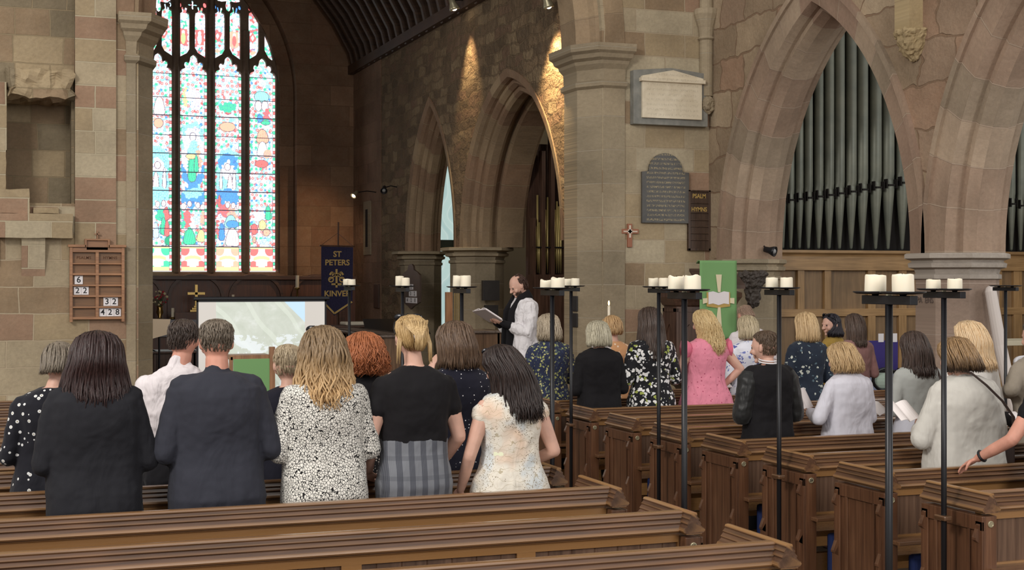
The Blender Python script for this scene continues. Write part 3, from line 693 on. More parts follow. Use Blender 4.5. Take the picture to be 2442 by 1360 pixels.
# ================================================================== CANDLE STANDS
M_wax = NT('candle_wax'); M_wax.b.inputs['Subsurface Weight'].default_value = .25; M_wax.b.inputs['Subsurface Radius'].default_value = (.02,.015,.01); M_wax = M_wax.out(lin(238,228,206), .5)
M_wick = plain('wick', lin(30,26,22), .9)
def make_stand(clamp):
    r = thing('candle_stand', None, None); zt = 1.93
    MB().tube([(0,0,0),(0,0,zt)], .0145, 12).build('pole', M_black, r, smooth=True)
    MB().lathe((0,0,0), [(.03,0),(.03,.008),(.02,.012),(.016,.05)], 20).build('base', M_black, r)
    MB().box((-.017,-.155,zt),(.017,.155,zt+.034)).build('crossbar', M_black, r, bevel=.002)
    for s in (-1, 1):
        MB().lathe((0,s*.088,zt+.034), [(.012,0),(.014,.004),(.07,.006),(.086,.012),(.084,.016),(.066,.010),(.0,.010)], 20).build('drip_plate', M_black, r, smooth=True)
    MB().lathe((0,0,zt+.034), [(.012,0),(.012,.01),(.004,.016)], 10).build('bolt', M_disc, r)
    if clamp:
        MB().box((-.03 if clamp < 0 else -.02,-.045,.775),(.02 if clamp < 0 else .03,.045,.80)).build('clamp', M_oakY, r, bevel=.006)
    return r
def make_candle(seed, h, r, rim=0.0):
    rg = random.Random(seed); n = 22; prof = [(r*.985,0),(r,.004),(r*.995,h*.5),(r*.985,h-.006),(r*.95,h),(r*.86,h-.001),(r*.8,h-.012),(.0,h-.014)]
    rings = []
    ph = rg.uniform(0,6)
    for a, z in prof:
        ring = []
        for j in range(n):
            t = 2*PI*j/n; wob = (rim*(math.sin(2*t+ph)+.6*math.sin(5*t+ph*2)) if z > h*.8 else 0); rr = a*(1+.015*math.sin(3*t+ph) + (.05*rim/.005*max(0,math.sin(4*t+ph)) if h-.01 > z > h*.7 else 0))
            ring.append((rr*math.cos(t), rr*math.sin(t), max(0, z + wob)))
        rings.append(ring)
    o = MB().loft(rings).build('pillar_candle', M_wax, smooth=True)
    MB().tube([(0,0,h-.014),(.001,0,h-.002),(.003,0,h+.004)], .0012, 6).build('wick', M_wick, o)
    return o
LS, RS = 3.19, 4.64
stands = [  # pole px, X, candle heights (far, near), radii, where
 (833, LS, (.062,.06), .039, 'in front of the blue church banner', 0), (960, LS, (.085,.07), .036, 'in front of the dark pointed hymn board', 0), (1101, LS, (.083,.083), .038, 'in front of the chancel column', 0),
 (1317, LS, (.05,.063), .042, 'before the woman in the navy and yellow blouse', 0), (1362, RS, (.062,.066), .037, 'clamped to the seventh right pew', -1), (1571, RS, (.066,.066), .038, 'clamped to the fifth right pew', -1),
 (1632, LS, (.068,.07), .041, 'before the woman in pink', 0), (1858, RS, (.066,.066), .039, 'clamped to the pew numbered 24, before the boy', -1), (2120, LS, (.068,.07), .041, 'tallest in view, in front of the organ', 1),
 (2251, RS, (.052,.056), .038, 'clamped to the nearest right pew', -1)]
protoS = {0: make_stand(0), -1: make_stand(-1)}; used = set()
cands = {}
for i, (px, X, hs, rad, where, cl) in enumerate(stands):
    Y = atX(px, 0, X).y
    key = -1 if cl < 0 else 0
    o = protoS[key] if key not in used else copy_tree(protoS[key]); used.add(key)
    o.location = (X, Y, 0 if Y < 14 else .15); tag(o, 'tall black iron candle stand ' + where, 'candle stand', 'black candle stands along the aisle')
    for j, s in enumerate((1, -1)):
        c = make_candle(i*3+j, hs[j], rad, .004 if i in (3, 6) else .0015)
        c.location = (X, Y + s*.088, 1.93+.034+.0105); c.rotation_euler = (.03*(i % 3-1) if i != 8 else .03*s, 0, i)
        tag(c, ('far pillar candle on the stand ' if s > 0 else 'near pillar candle on the stand ') + where.replace('clamped to','at'), 'candle', 'pillar candles on the iron stands')
p = atX(2398, 672, 8.52); o = copy_tree(protoS[0]); o.location = (8.52, p.y, 0); tag(o, 'black iron stand without candles, in front of the organ case right of the column', 'candle stand')
# ================================================================== NAVE EAST WALL: boards and tablets
def P2(px, py, Y=YW): q = atY(px, py, Y); return q.x, q.z
M_lo = wood('light_oak', (lin(126,86,58), lin(158,114,80), lin(176,134,98)), 'Z', .45); M_loX = wood('light_oak_rail', (lin(126,86,58), lin(158,114,80), lin(176,134,98)), 'X', .45)
M_hb = wood('board_back', (lin(104,74,50), lin(128,94,64), lin(140,104,74)), 'X', .5)
M_card = plain('white_card', lin(228,224,226), .6); M_ink = plain('black_ink', lin(24,22,26), .6)
hb = thing('hymn_board', 'light oak hymn board topped by a small cross, beside the chancel arch pier', 'hymn board', (P2(232,760)[0], YW-.06, P2(232,760)[1]))
bx, _, bz = hb.location
L = lambda px, py: (P2(px, py, YW-.08)[0]-bx, P2(px, py, YW-.08)[1]-bz)
x0, x1 = L(166, 700)[0], L(297, 700)[0]; W_ = x1-x0
def hx(f): return x0 + W_*f
z_ = lambda py: L(232, py)[1]
MB().box((hx(0), .02, z_(756)), (hx(1), .035, z_(590))).box((hx(.3), .02, z_(592)), (hx(.7), .035, z_(574))).build('board_back', M_hb, hb)
fr = MB()
fr.box((hx(0), -.03, z_(768)), (hx(.055), .03, z_(588))).box((hx(.945), -.03, z_(768)), (hx(1), .03, z_(588))).box((hx(.47), -.02, z_(756)), (hx(.53), .03, z_(600)))
rows = [(602,628),(631,652),(657,679),(683,704),(709,731),(735,756)]
for a, b in [(756,762)] + [(rows[i][1], rows[i+1][0]) for i in range(5)] + [(596,602)]: fr.box((hx(.05), -.025, z_(b)), (hx(.95), .03, z_(a)))
fr.build('frame', M_loX, hb, bevel=.003)
tp = MB(); tp.box((hx(-.03), -.05, z_(590)), (hx(.3), .03, z_(584))).box((hx(.7), -.05, z_(590)), (hx(1.03), .03, z_(584))).box((hx(.27), -.05, z_(574)), (hx(.73), .03, z_(570))).box((hx(.27), -.05, z_(590)), (hx(.31), .03, z_(572))).box((hx(.69), -.05, z_(590)), (hx(.73), .03, z_(572)))
tp.box((hx(.3),-.02,z_(602)),(hx(.7),.03,z_(573))).box((hx(.0),-.02,z_(602)),(hx(1),.03,z_(589)))
tp.build('pediment', M_loX, hb, bevel=.004)
MB().box((hx(.49), -.02, z_(571)), (hx(.51), 0, z_(550))).box((hx(.45), -.02, z_(560)), (hx(.55), 0, z_(557))).build('cross', M_lo, hb)
for s_, fx in (('PSALMS', .26), ('HYMNS', .74)):
    v, f = text_geo(s_, .042, lambda a, b, d: (hx(fx)+a, .0195-d, (z_(602)+z_(628))/2+b), .003, bold=.0006, space=1.1)
    MB().add(v, f).build('lettering', plain('carved_letters', lin(92,60,40), .8), hb)
cards = [('6', [(178,198)], 2), ('22', [(176,194),(194,212)], 3), ('32', [(247,264),(264,282)], 4), ('428', [(237,254),(254,272),(272,289)], 5)]
for s_, sp_, r_i in cards:
    for ch, (a, b) in zip(s_, sp_):
        xa_, xb_ = L(a, 700)[0], L(b, 700)[0]; za, zb = z_(rows[r_i][1]-1), z_(rows[r_i][0]+1)
        c = MB().box((xa_+.001, .008, za), (xb_-.001, .012, zb)).build('number_card', M_card, hb)
        v, f = text_geo(ch, (zb-za)*1.02, lambda q, r2, d: ((xa_+xb_)/2+q, .0078-d, (za+zb)/2+r2), .001, bold=.0012); MB().add(v, f).build('numeral', M_ink, c)
# white marble tablet on a grey slate frame
M_slate = NT('grey_slate'); nz = M_slate.noise(M_slate.coord(), 9, 5); M_slate = M_slate.out(M_slate.ramp(nz.outputs[0], [(.3, lin(112,112,106)), (.7, lin(140,138,130))]), .6)
def marble(name, a, b, lines=None):
    t = NT(name); nz = t.noise(t.coord(), 5, 6, .6, 1.2); c = t.ramp(nz.outputs[0], [(.3, a), (.7, b)])
    if lines:
        # rows of worn, unreadable incised writing
        v = t.coord(); rowm = t.math('FRACT', t.math('MULTIPLY', t.n('ShaderNodeSeparateXYZ').outputs[2], lines[0])); sep = rowm.node.inputs[0].links[0].from_node.inputs[0].links[0].from_node
        t.l(v, sep.inputs[0])
        inrow = t.math('LESS_THAN', rowm, .45); wn = t.noise(t.mapping(v, scale=(70, 1, lines[0]*2.2)), 1.0, 3, .8)
        ink = t.math('MULTIPLY', inrow, t.math('GREATER_THAN', wn.outputs[0], .52)); sx = t.math('ABSOLUTE', sep.outputs[0]); ink = t.math('MULTIPLY', ink, t.math('LESS_THAN', sx, lines[2]))
        c = t.mix(t.math('MULTIPLY', ink, lines[3]), c, lines[1])
    return t.out(c, .5)
M_marb = marble('white_marble', lin(206,192,166), lin(226,214,190), (16, lin(150,136,112), .36, .3))
x0, z1 = P2(1502, 160); x1, z0 = P2(1678, 305)
tb = thing('memorial_tablet', 'white marble memorial tablet with a pediment on a grey slate backing', 'memorial tablet', ((x0+x1)/2, YW-.004, (z0+z1)/2)); hw, hh = (x1-x0)/2, (z1-z0)/2
v, f = shape([[(-hw,-hh),(hw,-hh),(hw,hh*.86),(0,hh),(-hw,hh*.86)]], .11, lambda a, b, d: (a, -d, b)); MB().add(v, f).build('backing', M_slate, tb, bevel=.006)
MB().box((-hw*.8,-.15,-hh*.78),(hw*.8,-.11,hh*.48)).build('inscribed_panel', M_marb, tb, bevel=.004)
v, f = shape([[(-hw*.82,hh*.5),(hw*.82,hh*.5),(hw*.82,hh*.66),(0,hh*.9),(-hw*.82,hh*.66)]], .06, lambda a, b, d: (a, -.11-d, b)); mm = MB().add(v, f); mm.box((-hw*.86,-.19,hh*.47),(hw*.86,-.11,hh*.6)); mm.build('pediment', M_marb, tb, bevel=.004)
# slate tablet with round head and gold writing
x0, z0 = P2(1528, 532); x1, z1 = P2(1640, 368); hw, hh = (x1-x0)/2, (z1-z0)/2
M_sl2 = marble('dark_slate', lin(72,70,68), lin(88,85,80), (17, lin(168,150,110), .27, .75))
ar = [(hw*.72*math.cos(t_), hh*.48 + hh*.52*math.sin(t_)) for t_ in [PI*j/16 for j in range(17)]]
v, f = shape([[(-hw,-hh),(hw,-hh),(hw,hh*.46)] + ar + [(-hw,hh*.46)]], .04, lambda a, b, d: (a, -d, b))
o = MB().add(v, f).build('slate_tablet', M_sl2, bevel=.004); o.location = ((x0+x1)/2, YW-.004, (z0+z1)/2)
tag(o, 'dark slate memorial tablet with rounded head and rows of faded gold writing', 'memorial tablet')
# narrow dark hymn board
x0, z0 = P2(1638, 598); x1, z1 = P2(1691, 455)
nb_ = thing('hymn_board', 'narrow dark brown hymn board headed psalm and hymns, beside the slate tablet', 'hymn board', ((x0+x1)/2, YW, (z0+z1)/2)); hw, hh = (x1-x0)/2, (z1-z0)/2
M_db = wood('dark_board', (lin(56,42,34), lin(74,56,44), lin(88,68,54)), 'Z', .45)
MB().box((-hw,-.03,-hh),(hw,0,hh)).build('board_back', M_db, nb_)
fr = MB().box((-hw,-.05,-hh),(-hw+.03,-.02,hh)).box((hw-.03,-.05,-hh),(hw,-.02,hh)).box((-hw,-.05,-hh),(hw,-.02,-hh+.03)).box((-hw,-.05,hh-.02),(hw,-.02,hh))
for k in (.58,.26,.02,-.2,-.42,-.64): fr.box((-hw,-.045,hh*k-.008),(hw,-.02,hh*k+.008))
fr.build('frame', M_db, nb_, bevel=.003)
M_gold = plain('gold_paint', lin(190,158,90), .5)
for s_, k in (('PSALM', .8), ('HYMNS', .36)):
    v, f = text_geo(s_, .078, lambda a, b, d: (a, -.031-d, hh*k+b), .002, bold=.001, sx=.85); MB().add(v, f).build('lettering', M_gold, nb_)
# small wooden cross with carved panels
x0, z0 = P2(1500, 590); _, z1 = P2(1500, 534); xa_, _ = P2(1481, 550); xb_, _ = P2(1521, 550)
cr = MB().box((x0-.032,YW-.03,z0),(x0+.032,YW,z1)).box((xa_,YW-.03,z1-.125),(xb_,YW,z1-.065)).build('wall_cross', plain('red_brown_wood', lin(150,96,70), .5), bevel=.004)
tag(cr, 'small reddish wooden cross with white inlay on the pier by the slate tablet', 'cross')
il = MB().box((x0-.012,YW-.034,z0+.12),(x0+.012,YW-.03,z1-.02)).box((xa_+.02,YW-.034,z1-.105),(xb_-.02,YW-.03,z1-.088)).box((x0-.028,YW-.034,z1-.12),(x0+.028,YW-.03,z1-.072))
il.build('inlay', plain('inlay', lin(206,190,172), .6), cr)
# black plaques on the jamb of the chancel arch
for i, (ya, yb, l_) in enumerate(((706,743,'upper black plaque with white writing on the arch jamb'),(747,781,'lower black plaque with white writing on the arch jamb'))):
    a, b = atX(1366, ya, ACX+ACA-.2), atX(1378, yb, ACX+ACA-.2); t = MB().box((ACX+ACA-.215, min(a.y,b.y), min(a.z,b.z)), (ACX+ACA-.2, max(a.y,b.y), max(a.z,b.z)))
    t = t.build('wall_plaque', marble('plaque_black_%d' % i, lin(34,32,32), lin(44,42,42)), bevel=.003); tag(t, l_, 'plaque', 'black plaques')
# ================================================================== PULPIT with green fall
M_pul = wood('pulpit_oak', (lin(58,40,32), lin(84,60,48), lin(100,74,60)), 'Z', .4); M_pulX = wood('pulpit_rail', (lin(50,36,30), lin(72,54,44), lin(88,68,54)), 'X', .4)
pp = atY(1668, 700, 14.75); pul = thing('pulpit', 'dark carved oak pulpit with a sloping desk, against the pier below the tablets', 'pulpit', (pp.x, 14.75, 0))
n = 8; oc = lambda r, z: [(r*math.cos(PI/8+2*PI*j/n), r*math.sin(PI/8+2*PI*j/n), z) for j in range(n)]
MB().loft([oc(r, z) for r, z in ((.3,0),(.3,.1),(.2,.16),(.17,.6),(.3,.78),(.44,.84))]).build('stem', M_pul, pul)
MB().loft([oc(r, z) for r, z in ((.44,.84),(.44,.92),(.415,.94),(.415,1.72),(.44,1.74),(.46,1.78),(.5,1.83),(.5,1.88),(.44,1.9))]).build('body', M_pul, pul)
for j in range(n):
    a = PI/8 + 2*PI*(j+.5)/n; rr = .415*math.cos(PI/8); M_ = Matrix.Rotation(a - PI/2*3, 3, 'Z')
    pm = MB()
    f_ = lambda u, v_, d: Vector((math.cos(a)*(rr+d) - math.sin(a)*u, math.sin(a)*(rr+d) + math.cos(a)*u, v_))
    for (u0,u1,v0,v1) in ((-.15,-.12,.96,1.7),(.12,.15,.96,1.7),(-.15,.15,.96,1.0),(-.15,.15,1.66,1.7)):
        pm.loft([[f_(u0,v0,d),f_(u1,v0,d),f_(u1,v1,d),f_(u0,v1,d)] for d in (0,.02)])
    ap = arch_pts(0, .1, 1.3, .22, 0, 8)
    vs_, fs_ = shape([[(-.12,1.0),(-.12,1.66),(.12,1.66),(.12,1.0)][::-1], [(-.1,1.04)]+ap+[(.1,1.04)]], .012, lambda u, v_, d: f_(u, v_, d)); pm.add(vs_, fs_)
    pm.build('carved_panel', M_pul, pul)
dk = MB(); dk.prism([(-.25,1.93),(.08,2.13),(.08,2.16),(-.25,1.97)], lambda a, b, d: (d, -.42 + a*.8, b), -.32, .26)
q = atY(1640, 655, 14.3)
dk.build('book_desk', M_pulX, pul)
# green fall hangs from the desk to the front
M_green = NT('green_fall'); nz = M_green.noise(M_green.coord(), 160, 2); M_green.bump(nz.outputs[0], .2, .001); M_green = M_green.out(lin(120,164,106), .85)
M_greenb = plain('green_border', lin(96,172,92), .8); M_cr = plain('cream_applique', lin(226,214,180), .8); M_whb = plain('white_applique', lin(232,226,228), .8)
YF = 14.06
a, b = atY(1669, 810, YF), atY(1757, 622, YF); fw, fh = (b.x-a.x), (b.z-a.z)
fall = thing('pulpit_fall', 'bright green pulpit fall with an open book and cross, hanging over the desk', 'banner', (a.x, YF, a.z))
g = MB(); nxx, nzz = 14, 30
P_ = lambda u, v_: (u*fw, .008*math.sin(u*9) * (1-v_), v_*fh)
fv = [P_(i/nxx, j/nzz) for j in range(nzz+1) for i in range(nxx+1)] + [(u_*fw/nxx, .05, fh+.002) for u_ in range(nxx+1)] + [(u_*fw/nxx, .09, fh-.03) for u_ in range(nxx+1)]
ff = [(j*(nxx+1)+i, j*(nxx+1)+i+1, (j+1)*(nxx+1)+i+1, (j+1)*(nxx+1)+i) for j in range(nzz+2) for i in range(nxx)]
fo = MB().add(fv, ff).build('cloth', M_green, fall, smooth=True); fo.modifiers.new('thick', 'SOLIDIFY').thickness = .006
c = lambda px, py: (atY(px, py, YF).x - a.x, atY(px, py, YF).z - a.z)
def patch(name, pts, mat, d0, par=fall):
    vs_, fs_ = shape([[c(*q) for q in pts]], .003, lambda u, v_, d: (u, -d0-d, v_)); return MB().add(vs_, fs_).build(name, mat, par)
patch('cross_applique', [(1706,655),(1720,655),(1717,697),(1711,697)], M_cr, .01); patch('cross_applique', [(1711,733),(1717,733),(1720,780),(1705,780)], M_cr, .01)
patch('cross_applique', [(1675,712),(1686,711),(1686,722),(1675,725)], M_cr, .01); patch('cross_applique', [(1740,711),(1750,711),(1750,725),(1740,723)], M_cr, .01)
patch('book_applique', [(1684,697),(1712,699),(1740,697),(1740,731),(1712,735),(1684,731)], M_gold, .009)
patch('book_applique', [(1688,697),(1699,695),(1712,699),(1725,695),(1737,697),(1737,726),(1725,724),(1712,728),(1699,724),(1688,726)], M_whb, .014)
# carved bracket right of the fall, microphone and small lamp
M_carv = plain('carved_dark_oak', lin(66,58,52), .6)
p = atY(1788, 655, 15.2)
kb = MB().loft([[(p.x + r*math.cos(t_), 15.12 + r*.7*math.sin(t_), z) for t_ in [2*PI*j/24 for j in range(24)]] for r, z in ((.04,p.z-.4),(.08,p.z-.35),(.1,p.z-.26),(.1,p.z-.18),(.15,p.z-.1),(.18,p.z-.03),(.19,p.z),(.19,p.z+.04))]).build('carved_bracket', M_carv)
kb.modifiers.new('s','SUBSURF').levels = 2; dm = kb.modifiers.new('d','DISPLACE'); dm.texture = tx; dm.strength = .09
tag(kb, 'dark carved foliage bracket under the pier capital right of the green fall', 'bracket')
def spotlamp(px, py, Y=None, X=None, label='', aim=(0,0,-1), lit=0, col=(1,.72,.4), s=1.0, arm=.25):
    p = atY(px, py, Y) if Y else atX(px, py, X)
    r = thing('spotlight', label, 'spotlight', p); a = Vector(aim).normalized(); M_ = a.to_track_quat('-Z','Y').to_matrix()
    f = lambda v: M_ @ (Vector(v)*s)
    prof = [(.025,.09),(.035,.085),(.04,.02),(.06,-.03),(.065,-.06),(.058,-.06),(.03,-.01),(.0,-.01)]
    MB().loft([[f((q*math.cos(t_), q*math.sin(t_), z)) for t_ in [2*PI*j/18 for j in range(18)]] for q, z in prof]).build('shade', M_black if not lit else M_disc, r, smooth=True)
    bulb = MB().ball(f((0,0,-.035)), .036*s, 12, 8).build('bulb', plain('lit_bulb' if lit else 'bulb', (1,.8,.55) if lit else lin(150,150,150), .2, emit=lit), r, smooth=True)
    wallp = Vector((0,.22*s,.05)) if Y else Vector((arm*s,0,.05))
    MB().tube([f((0,0,.06)), f((0,0,.06))*.5 + wallp*.5 + Vector((0,0,.03)), wallp], .01*s, 8).build('arm', M_black, r)
    return r, p
r1, pA = spotlamp(1306, 6, X=XC-.2, label='lit spotlight near the chancel arch, brightest on the rubble wall', aim=(.35,0,-1), lit=12, s=1.2, arm=.24)
r2, pB = spotlamp(1081, 12, X=XC-.3, label='lit spotlight under the roof timbers, in the middle of the chancel wall', aim=(.35,0,-1), lit=12, s=1.3)
r3, pC = spotlamp(846, 464, X=XC-.45, label='small lit spotlight low in the far corner above the banner', aim=(-.8,-.5,-.8), lit=9, arm=.46)
spotlamp(916, 452, X=XC-.3, label='small unlit spotlight on the wall left of the far arch', aim=(-.3,-.8,-.6))
spotlamp(1838, 598, Y=15.15, label='black unlit spotlight clamped at the pier by the organ case', aim=(.5,-.7,-.2))
spot('chancel_spot_near', (XC-.42, pA.y+.12, pA.z-.1), (XC+.1, pA.y+.12, pA.z-1.7), 470, 80, (1,.72,.38), .9, .05)
spot('chancel_spot_far', (XC-.34, pB.y, pB.z-.14), (XC+.15, pB.y+.1, pB.z-2.0), 150, 60, (1,.72,.38), .9, .05)
spot('chancel_spot_corner', (XC-.55, pC.y-.1, pC.z-.1), (5.9, YE, 2.6), 60, 95, (1,.68,.4), .9, .05)
# ================================================================== ORGAN, west front in the aisle
M_pipe = NT('painted_pipe'); nz = M_pipe.noise(M_pipe.coord(), 4, 4); M_pipe = M_pipe.out(M_pipe.ramp(nz.outputs[0], [(.3, lin(104,108,98)), (.7, lin(124,126,112))]), .45, .25)
M_oc = wood('organ_oak', (lin(128,100,66), lin(156,124,84), lin(172,140,98)), 'Z', .42); M_ocX = wood('organ_oak_rail', (lin(128,100,66), lin(156,124,84), lin(172,140,98)), 'X', .42); M_ocp = wood('organ_oak_panel', (lin(112,90,64), lin(132,106,76), lin(146,118,86)), 'Z', .5)
YO = 15.55; o0 = P2(1836, 600, YO); org = thing('organ', 'church organ with tall grey-green pipes above a light oak panelled case', 'organ', (o0[0], YO, 0)); ox = o0[0]
OX = lambda px: P2(px, 600, YO)[0]-ox; OZ = lambda py: P2(2000, py, YO)[1]
MB().box((0,.1,0),(OX(2442)+.9,.3,OZ(605))).build('case_panel', M_ocp, org)
cs = MB()
for a, b in ((1836,1846),(1908,1924),(1972,1988),(2076,2094),(2150,2168),(2230,2248),(2330,2350),(2382,2396),(2424,2444),(2520,2540)): cs.box((OX(a),.052,0),(OX(b),.12,OZ(640)))
cs.build('stile', M_oc, org, bevel=.004)
cs = MB().box((0,.03,OZ(645)),(OX(2442)+.9,.13,OZ(612))).box((0,.05,OZ(755)),(OX(2442)+.9,.11,OZ(737))).box((0,.04,0),(OX(2442)+.9,.12,.3))
cs.prism([(0,0),(-.09,.0),(-.09,-.035),(-.05,-.06),(-.04,-.09),(0,-.1)], lambda a, b, d: (d, .1+a, OZ(597)+b), -.02, OX(2442)+.9)
cs.build('rail', M_ocX, org, bevel=.003)
MB().box((0,.2,OZ(605)-.02),(OX(2442)+.9,.36,OZ(597))).build('pipe_shelf', M_dark, org)
cen = [1844,1860,1876,1893,1912,1933,1955,1980,2005,2030,2058,2085,2117,2147,2181,2215,2248,2280,2312,2343,2372,2398,2421,2444,2466]
for i, px in enumerate(cen):
    k = min(i, 28-i) if i > 14 else i
    r = (.036 + .0032*k*1.15) ; x = OX(px); ym = 486 - (.9*k + .22*k*k) if i < 16 else 480-(24-i)*4
    zf, zm = OZ(593), OZ(ym); zt_ = 6.3
    def ring(rr, z, fl=0): return [(x + rr*math.cos(t_), .27 + rr*math.sin(t_) + (fl*rr if math.sin(t_) < -.55 else 0), z) for t_ in [2*PI*j/20 for j in range(20)]]
    pb = MB().loft([ring(.012, zf), ring(.02, zf+.02), ring(r*.98, zm-.05), ring(r, zm-.02), ring(r, zm+.0), ring(r, zm+.01, .25), ring(r, zm+.09, .25), ring(r, zm+.16), ring(r, zt_)])
    pipe = pb.build('pipe', M_pipe, org, smooth=True)
    MB().box((x-r*.6,.27-r*1.05,zm),(x+r*.6,.27-r*.6,zm+.022)).box((x-r*1.0,.27-r*1.15,zm-.03),(x-r*.82,.27-r*.3,zm+.09)).box((x+r*.82,.27-r*1.15,zm-.03),(x+r*1.0,.27-r*.3,zm+.09)).build('mouth', M_dark, pipe)
MB().tube([(OX(1840),.36,OZ(490)),(OX(2060),.36,OZ(472)),(OX(2190),.36,OZ(440)),(OX(2400),.36,OZ(475)),(OX(2470),.36,OZ(478))], .012, 8).build('pipe_rail', M_dark, org)
# organ front inside the chancel arch, gilded pipes between posts
M_gp = plain('gilt_pipe', lin(186,168,112), .38, .5)
YG = 21.0; gx = lambda px, py=600: (P2(px, py, YG)[0], P2(px, py, YG)[1]); g0 = gx(1270)
og2 = thing('organ', 'small organ front with gilded pipes and dark posts, seen through the near chancel arch', 'organ', (g0[0], YG, .3))
G = lambda px, py: (gx(px, py)[0]-g0[0], gx(px, py)[1]-.3)
MB().box((0,.2,0),(1.6,.3,G(1270,340)[1])).build('case_panel', M_pul, og2)
MB().box((-.02,-.08,0),(1.6,.2,G(1270,655)[1])).build('case_base', M_pul, og2)
for a, b, yt in ((1270,1277,520),(1291,1300,360),(1313,1322,320),(1345,1352,300)): MB().box((G(a,0)[0],-.02,G(a,655)[1]),(G(b,0)[0],.12,G(a,yt)[1])).build('post', M_pul, og2)
for px, yt in ((1280,540),(1285,465),(1289,530),(1304,500),(1309,470),(1326,500),(1331,480),(1336,492),(1341,505)):
    x, zt_ = G(px, yt); zf = G(px, 652)[1]; zm = G(px, 600)[1]; r = .018
    pb = MB().lathe((x,.06,0), [(.006,zf),(r,zm-.04),(r,zm),(r*.8,zm+.01),(r,zm+.05),(r,zt_)], 12).build('pipe', M_gp, og2, smooth=True)
MB().tube([(G(1270,0)[0],.0,G(1270,590)[1]),(G(1350,0)[0],.0,G(1270,590)[1])], .012, 6).build('pipe_rail', M_dark, og2)
# ================================================================== CHANCEL FURNISHINGS
M_rer = wood('reredos_oak', (lin(74,46,34), lin(98,62,46), lin(114,74,54)), 'Z', .4); M_rerX = wood('reredos_rail', (lin(60,40,30), lin(84,56,42), lin(100,68,50)), 'X', .4)
YR = 28.55
E_ = lambda px, py: (atY(px, py, YR).x, atY(px, py, YR).z)
ra, rb = .3, E_(898, 700)[0]; zt1 = E_(500, 658)[1]
rer = thing('reredos', 'dark oak panelled reredos with blind arches under the great window', 'reredos', (ra, YR, .3))
T = lambda x, z: (x-ra, z-.3)
MB().box((0,.1,0),(rb-ra,.2,zt1-.35)).build('back_panel', M_rer, rer)
MB().box((-.0,-.02,zt1-.38),(rb-ra,.2,zt1-.3)).box((0,.02,.0),(rb-ra,.14,.5)).build('cornice', M_rerX, rer, bevel=.008)
for px in (468, 612, 760, 322, 872):
    xc_ = E_(px, 700)[0]-ra; zb = E_(500, 712)[1]-.3; ap = arch_pts(xc_, .5, zb, .42, 0, 10); ap2 = arch_pts(xc_, .5, zb, .42, .06, 10)
    lp = [(xc_-.56, .5)] + ap2 + [(xc_+.56, .5), (xc_+.5, .5)] + ap[::-1] + [(xc_-.5, .5)]
    vs_, fs_ = shape([lp], .07, lambda u, v_, d: (u, .02+d, v_)); MB().add(vs_, fs_).build('blind_arch', M_rerX, rer)
# altar
YA = 27.7
A_ = lambda px, py: (atY(px, py, YA).x, atY(px, py, YA).z)
az = A_(420, 762)[1]
alt = thing('altar', 'long altar table draped in pale grey cloth beneath the window', 'altar', (3.2, YA, .3))
MB().box((-1.3,-.35,0),(2.6,.35,az-.36)).build('altar_body', M_rer, alt)
MB().box((A_(415,0)[0]-3.2,-.2,az-.302),(A_(530,0)[0]-3.2,.2,A_(468,745)[1]-.3)).build('gradine', M_rer, alt)
MB().box((-1.34,-.4,az-.36),(2.64,.4,az-.3)).box((-1.34,-.41,az-.62),(2.64,-.37,az-.33)).build('altar_cloth', plain('altar_linen', lin(150,150,156), .9), alt, bevel=.01)
def candlestick(px, ytop, yc, ybase, label, Y=YA, rc=.028):
    p = atY(px, ytop, Y); zc_ = atY(px, yc, Y).z; zb = atY(px, ybase, Y).z
    o = thing('candlestick', label, 'candlestick', (p.x, Y, zb))
    h = zc_-zb
    MB().lathe((0,0,0), [(.07,0),(.07,.01),(.03,.03),(.018,.06),(.018,h*.4),(.035,h*.5),(.018,h*.6),(.02,h-.05),(.05,h-.02),(.05,h)], 16).build('brass_stick', M_brass, o, smooth=True)
    MB().tube([(0,0,h),(0,0,p.z-zb)], rc, 12).build('candle', M_wax, o)
    return o
candlestick(709, 657, 686, 758.5, 'tall brass candlestick with a cream candle right of the altar cross', rc=.036)
candlestick(412, 735, 757, 760, 'short candle on a brass holder beside the flower vase', rc=.03)
candlestick(556, 703, 708, 758.5, 'brass holder peeping over the middle of the projector screen')
p0, p1 = A_(468, 744), A_(468, 679); h = p1[1]-p0[1]
cr = thing('altar_cross', 'brass altar cross standing before the reredos', 'cross', (p0[0], YA, p0[1]))
MB().box((-.03,-.02,.1),(.03,.02,h)).box((-.17,-.02,h*.62),(.17,.02,h*.62+.055)).build('cross_bar', M_brass, cr, bevel=.005)
MB().box((-.13,-.08,0),(.13,.08,.04)).box((-.09,-.06,.04),(.09,.06,.08)).box((-.05,-.04,.08),(.05,.04,.12)).build('stepped_base', M_brass, cr, bevel=.004)
p0 = A_(381, 760); fl = thing('flower_vase', 'brass vase of red and cream flowers at the left end of the altar', 'vase', (p0[0], YA, p0[1]))
MB().lathe((0,0,0), [(.06,0),(.03,.03),(.07,.12),(.05,.19),(.06,.24)], 16).build('vase', M_brass, fl, smooth=True)
rg = random.Random(4); stems = MB(); hd = {0: MB(), 1: MB()}
for i in range(34):
    a = rg.uniform(0, 2*PI); r = rg.uniform(.02,.17); z = .24 + rg.uniform(.03,.3) - r*.3
    e = (r*math.cos(a), r*math.sin(a)*.6, z); stems.tube([(0,0,.18), e], .003, 4)
    hd[i % 2].ball(e, rg.uniform(.014,.03), 7, 5)
stems.build('stem', plain('leaf_green', lin(60,84,50), .7), fl); hd[0].build('red_flower', plain('red_petal', lin(170,40,56), .7), fl); hd[1].build('cream_flower', plain('cream_petal', lin(214,200,160), .7), fl)
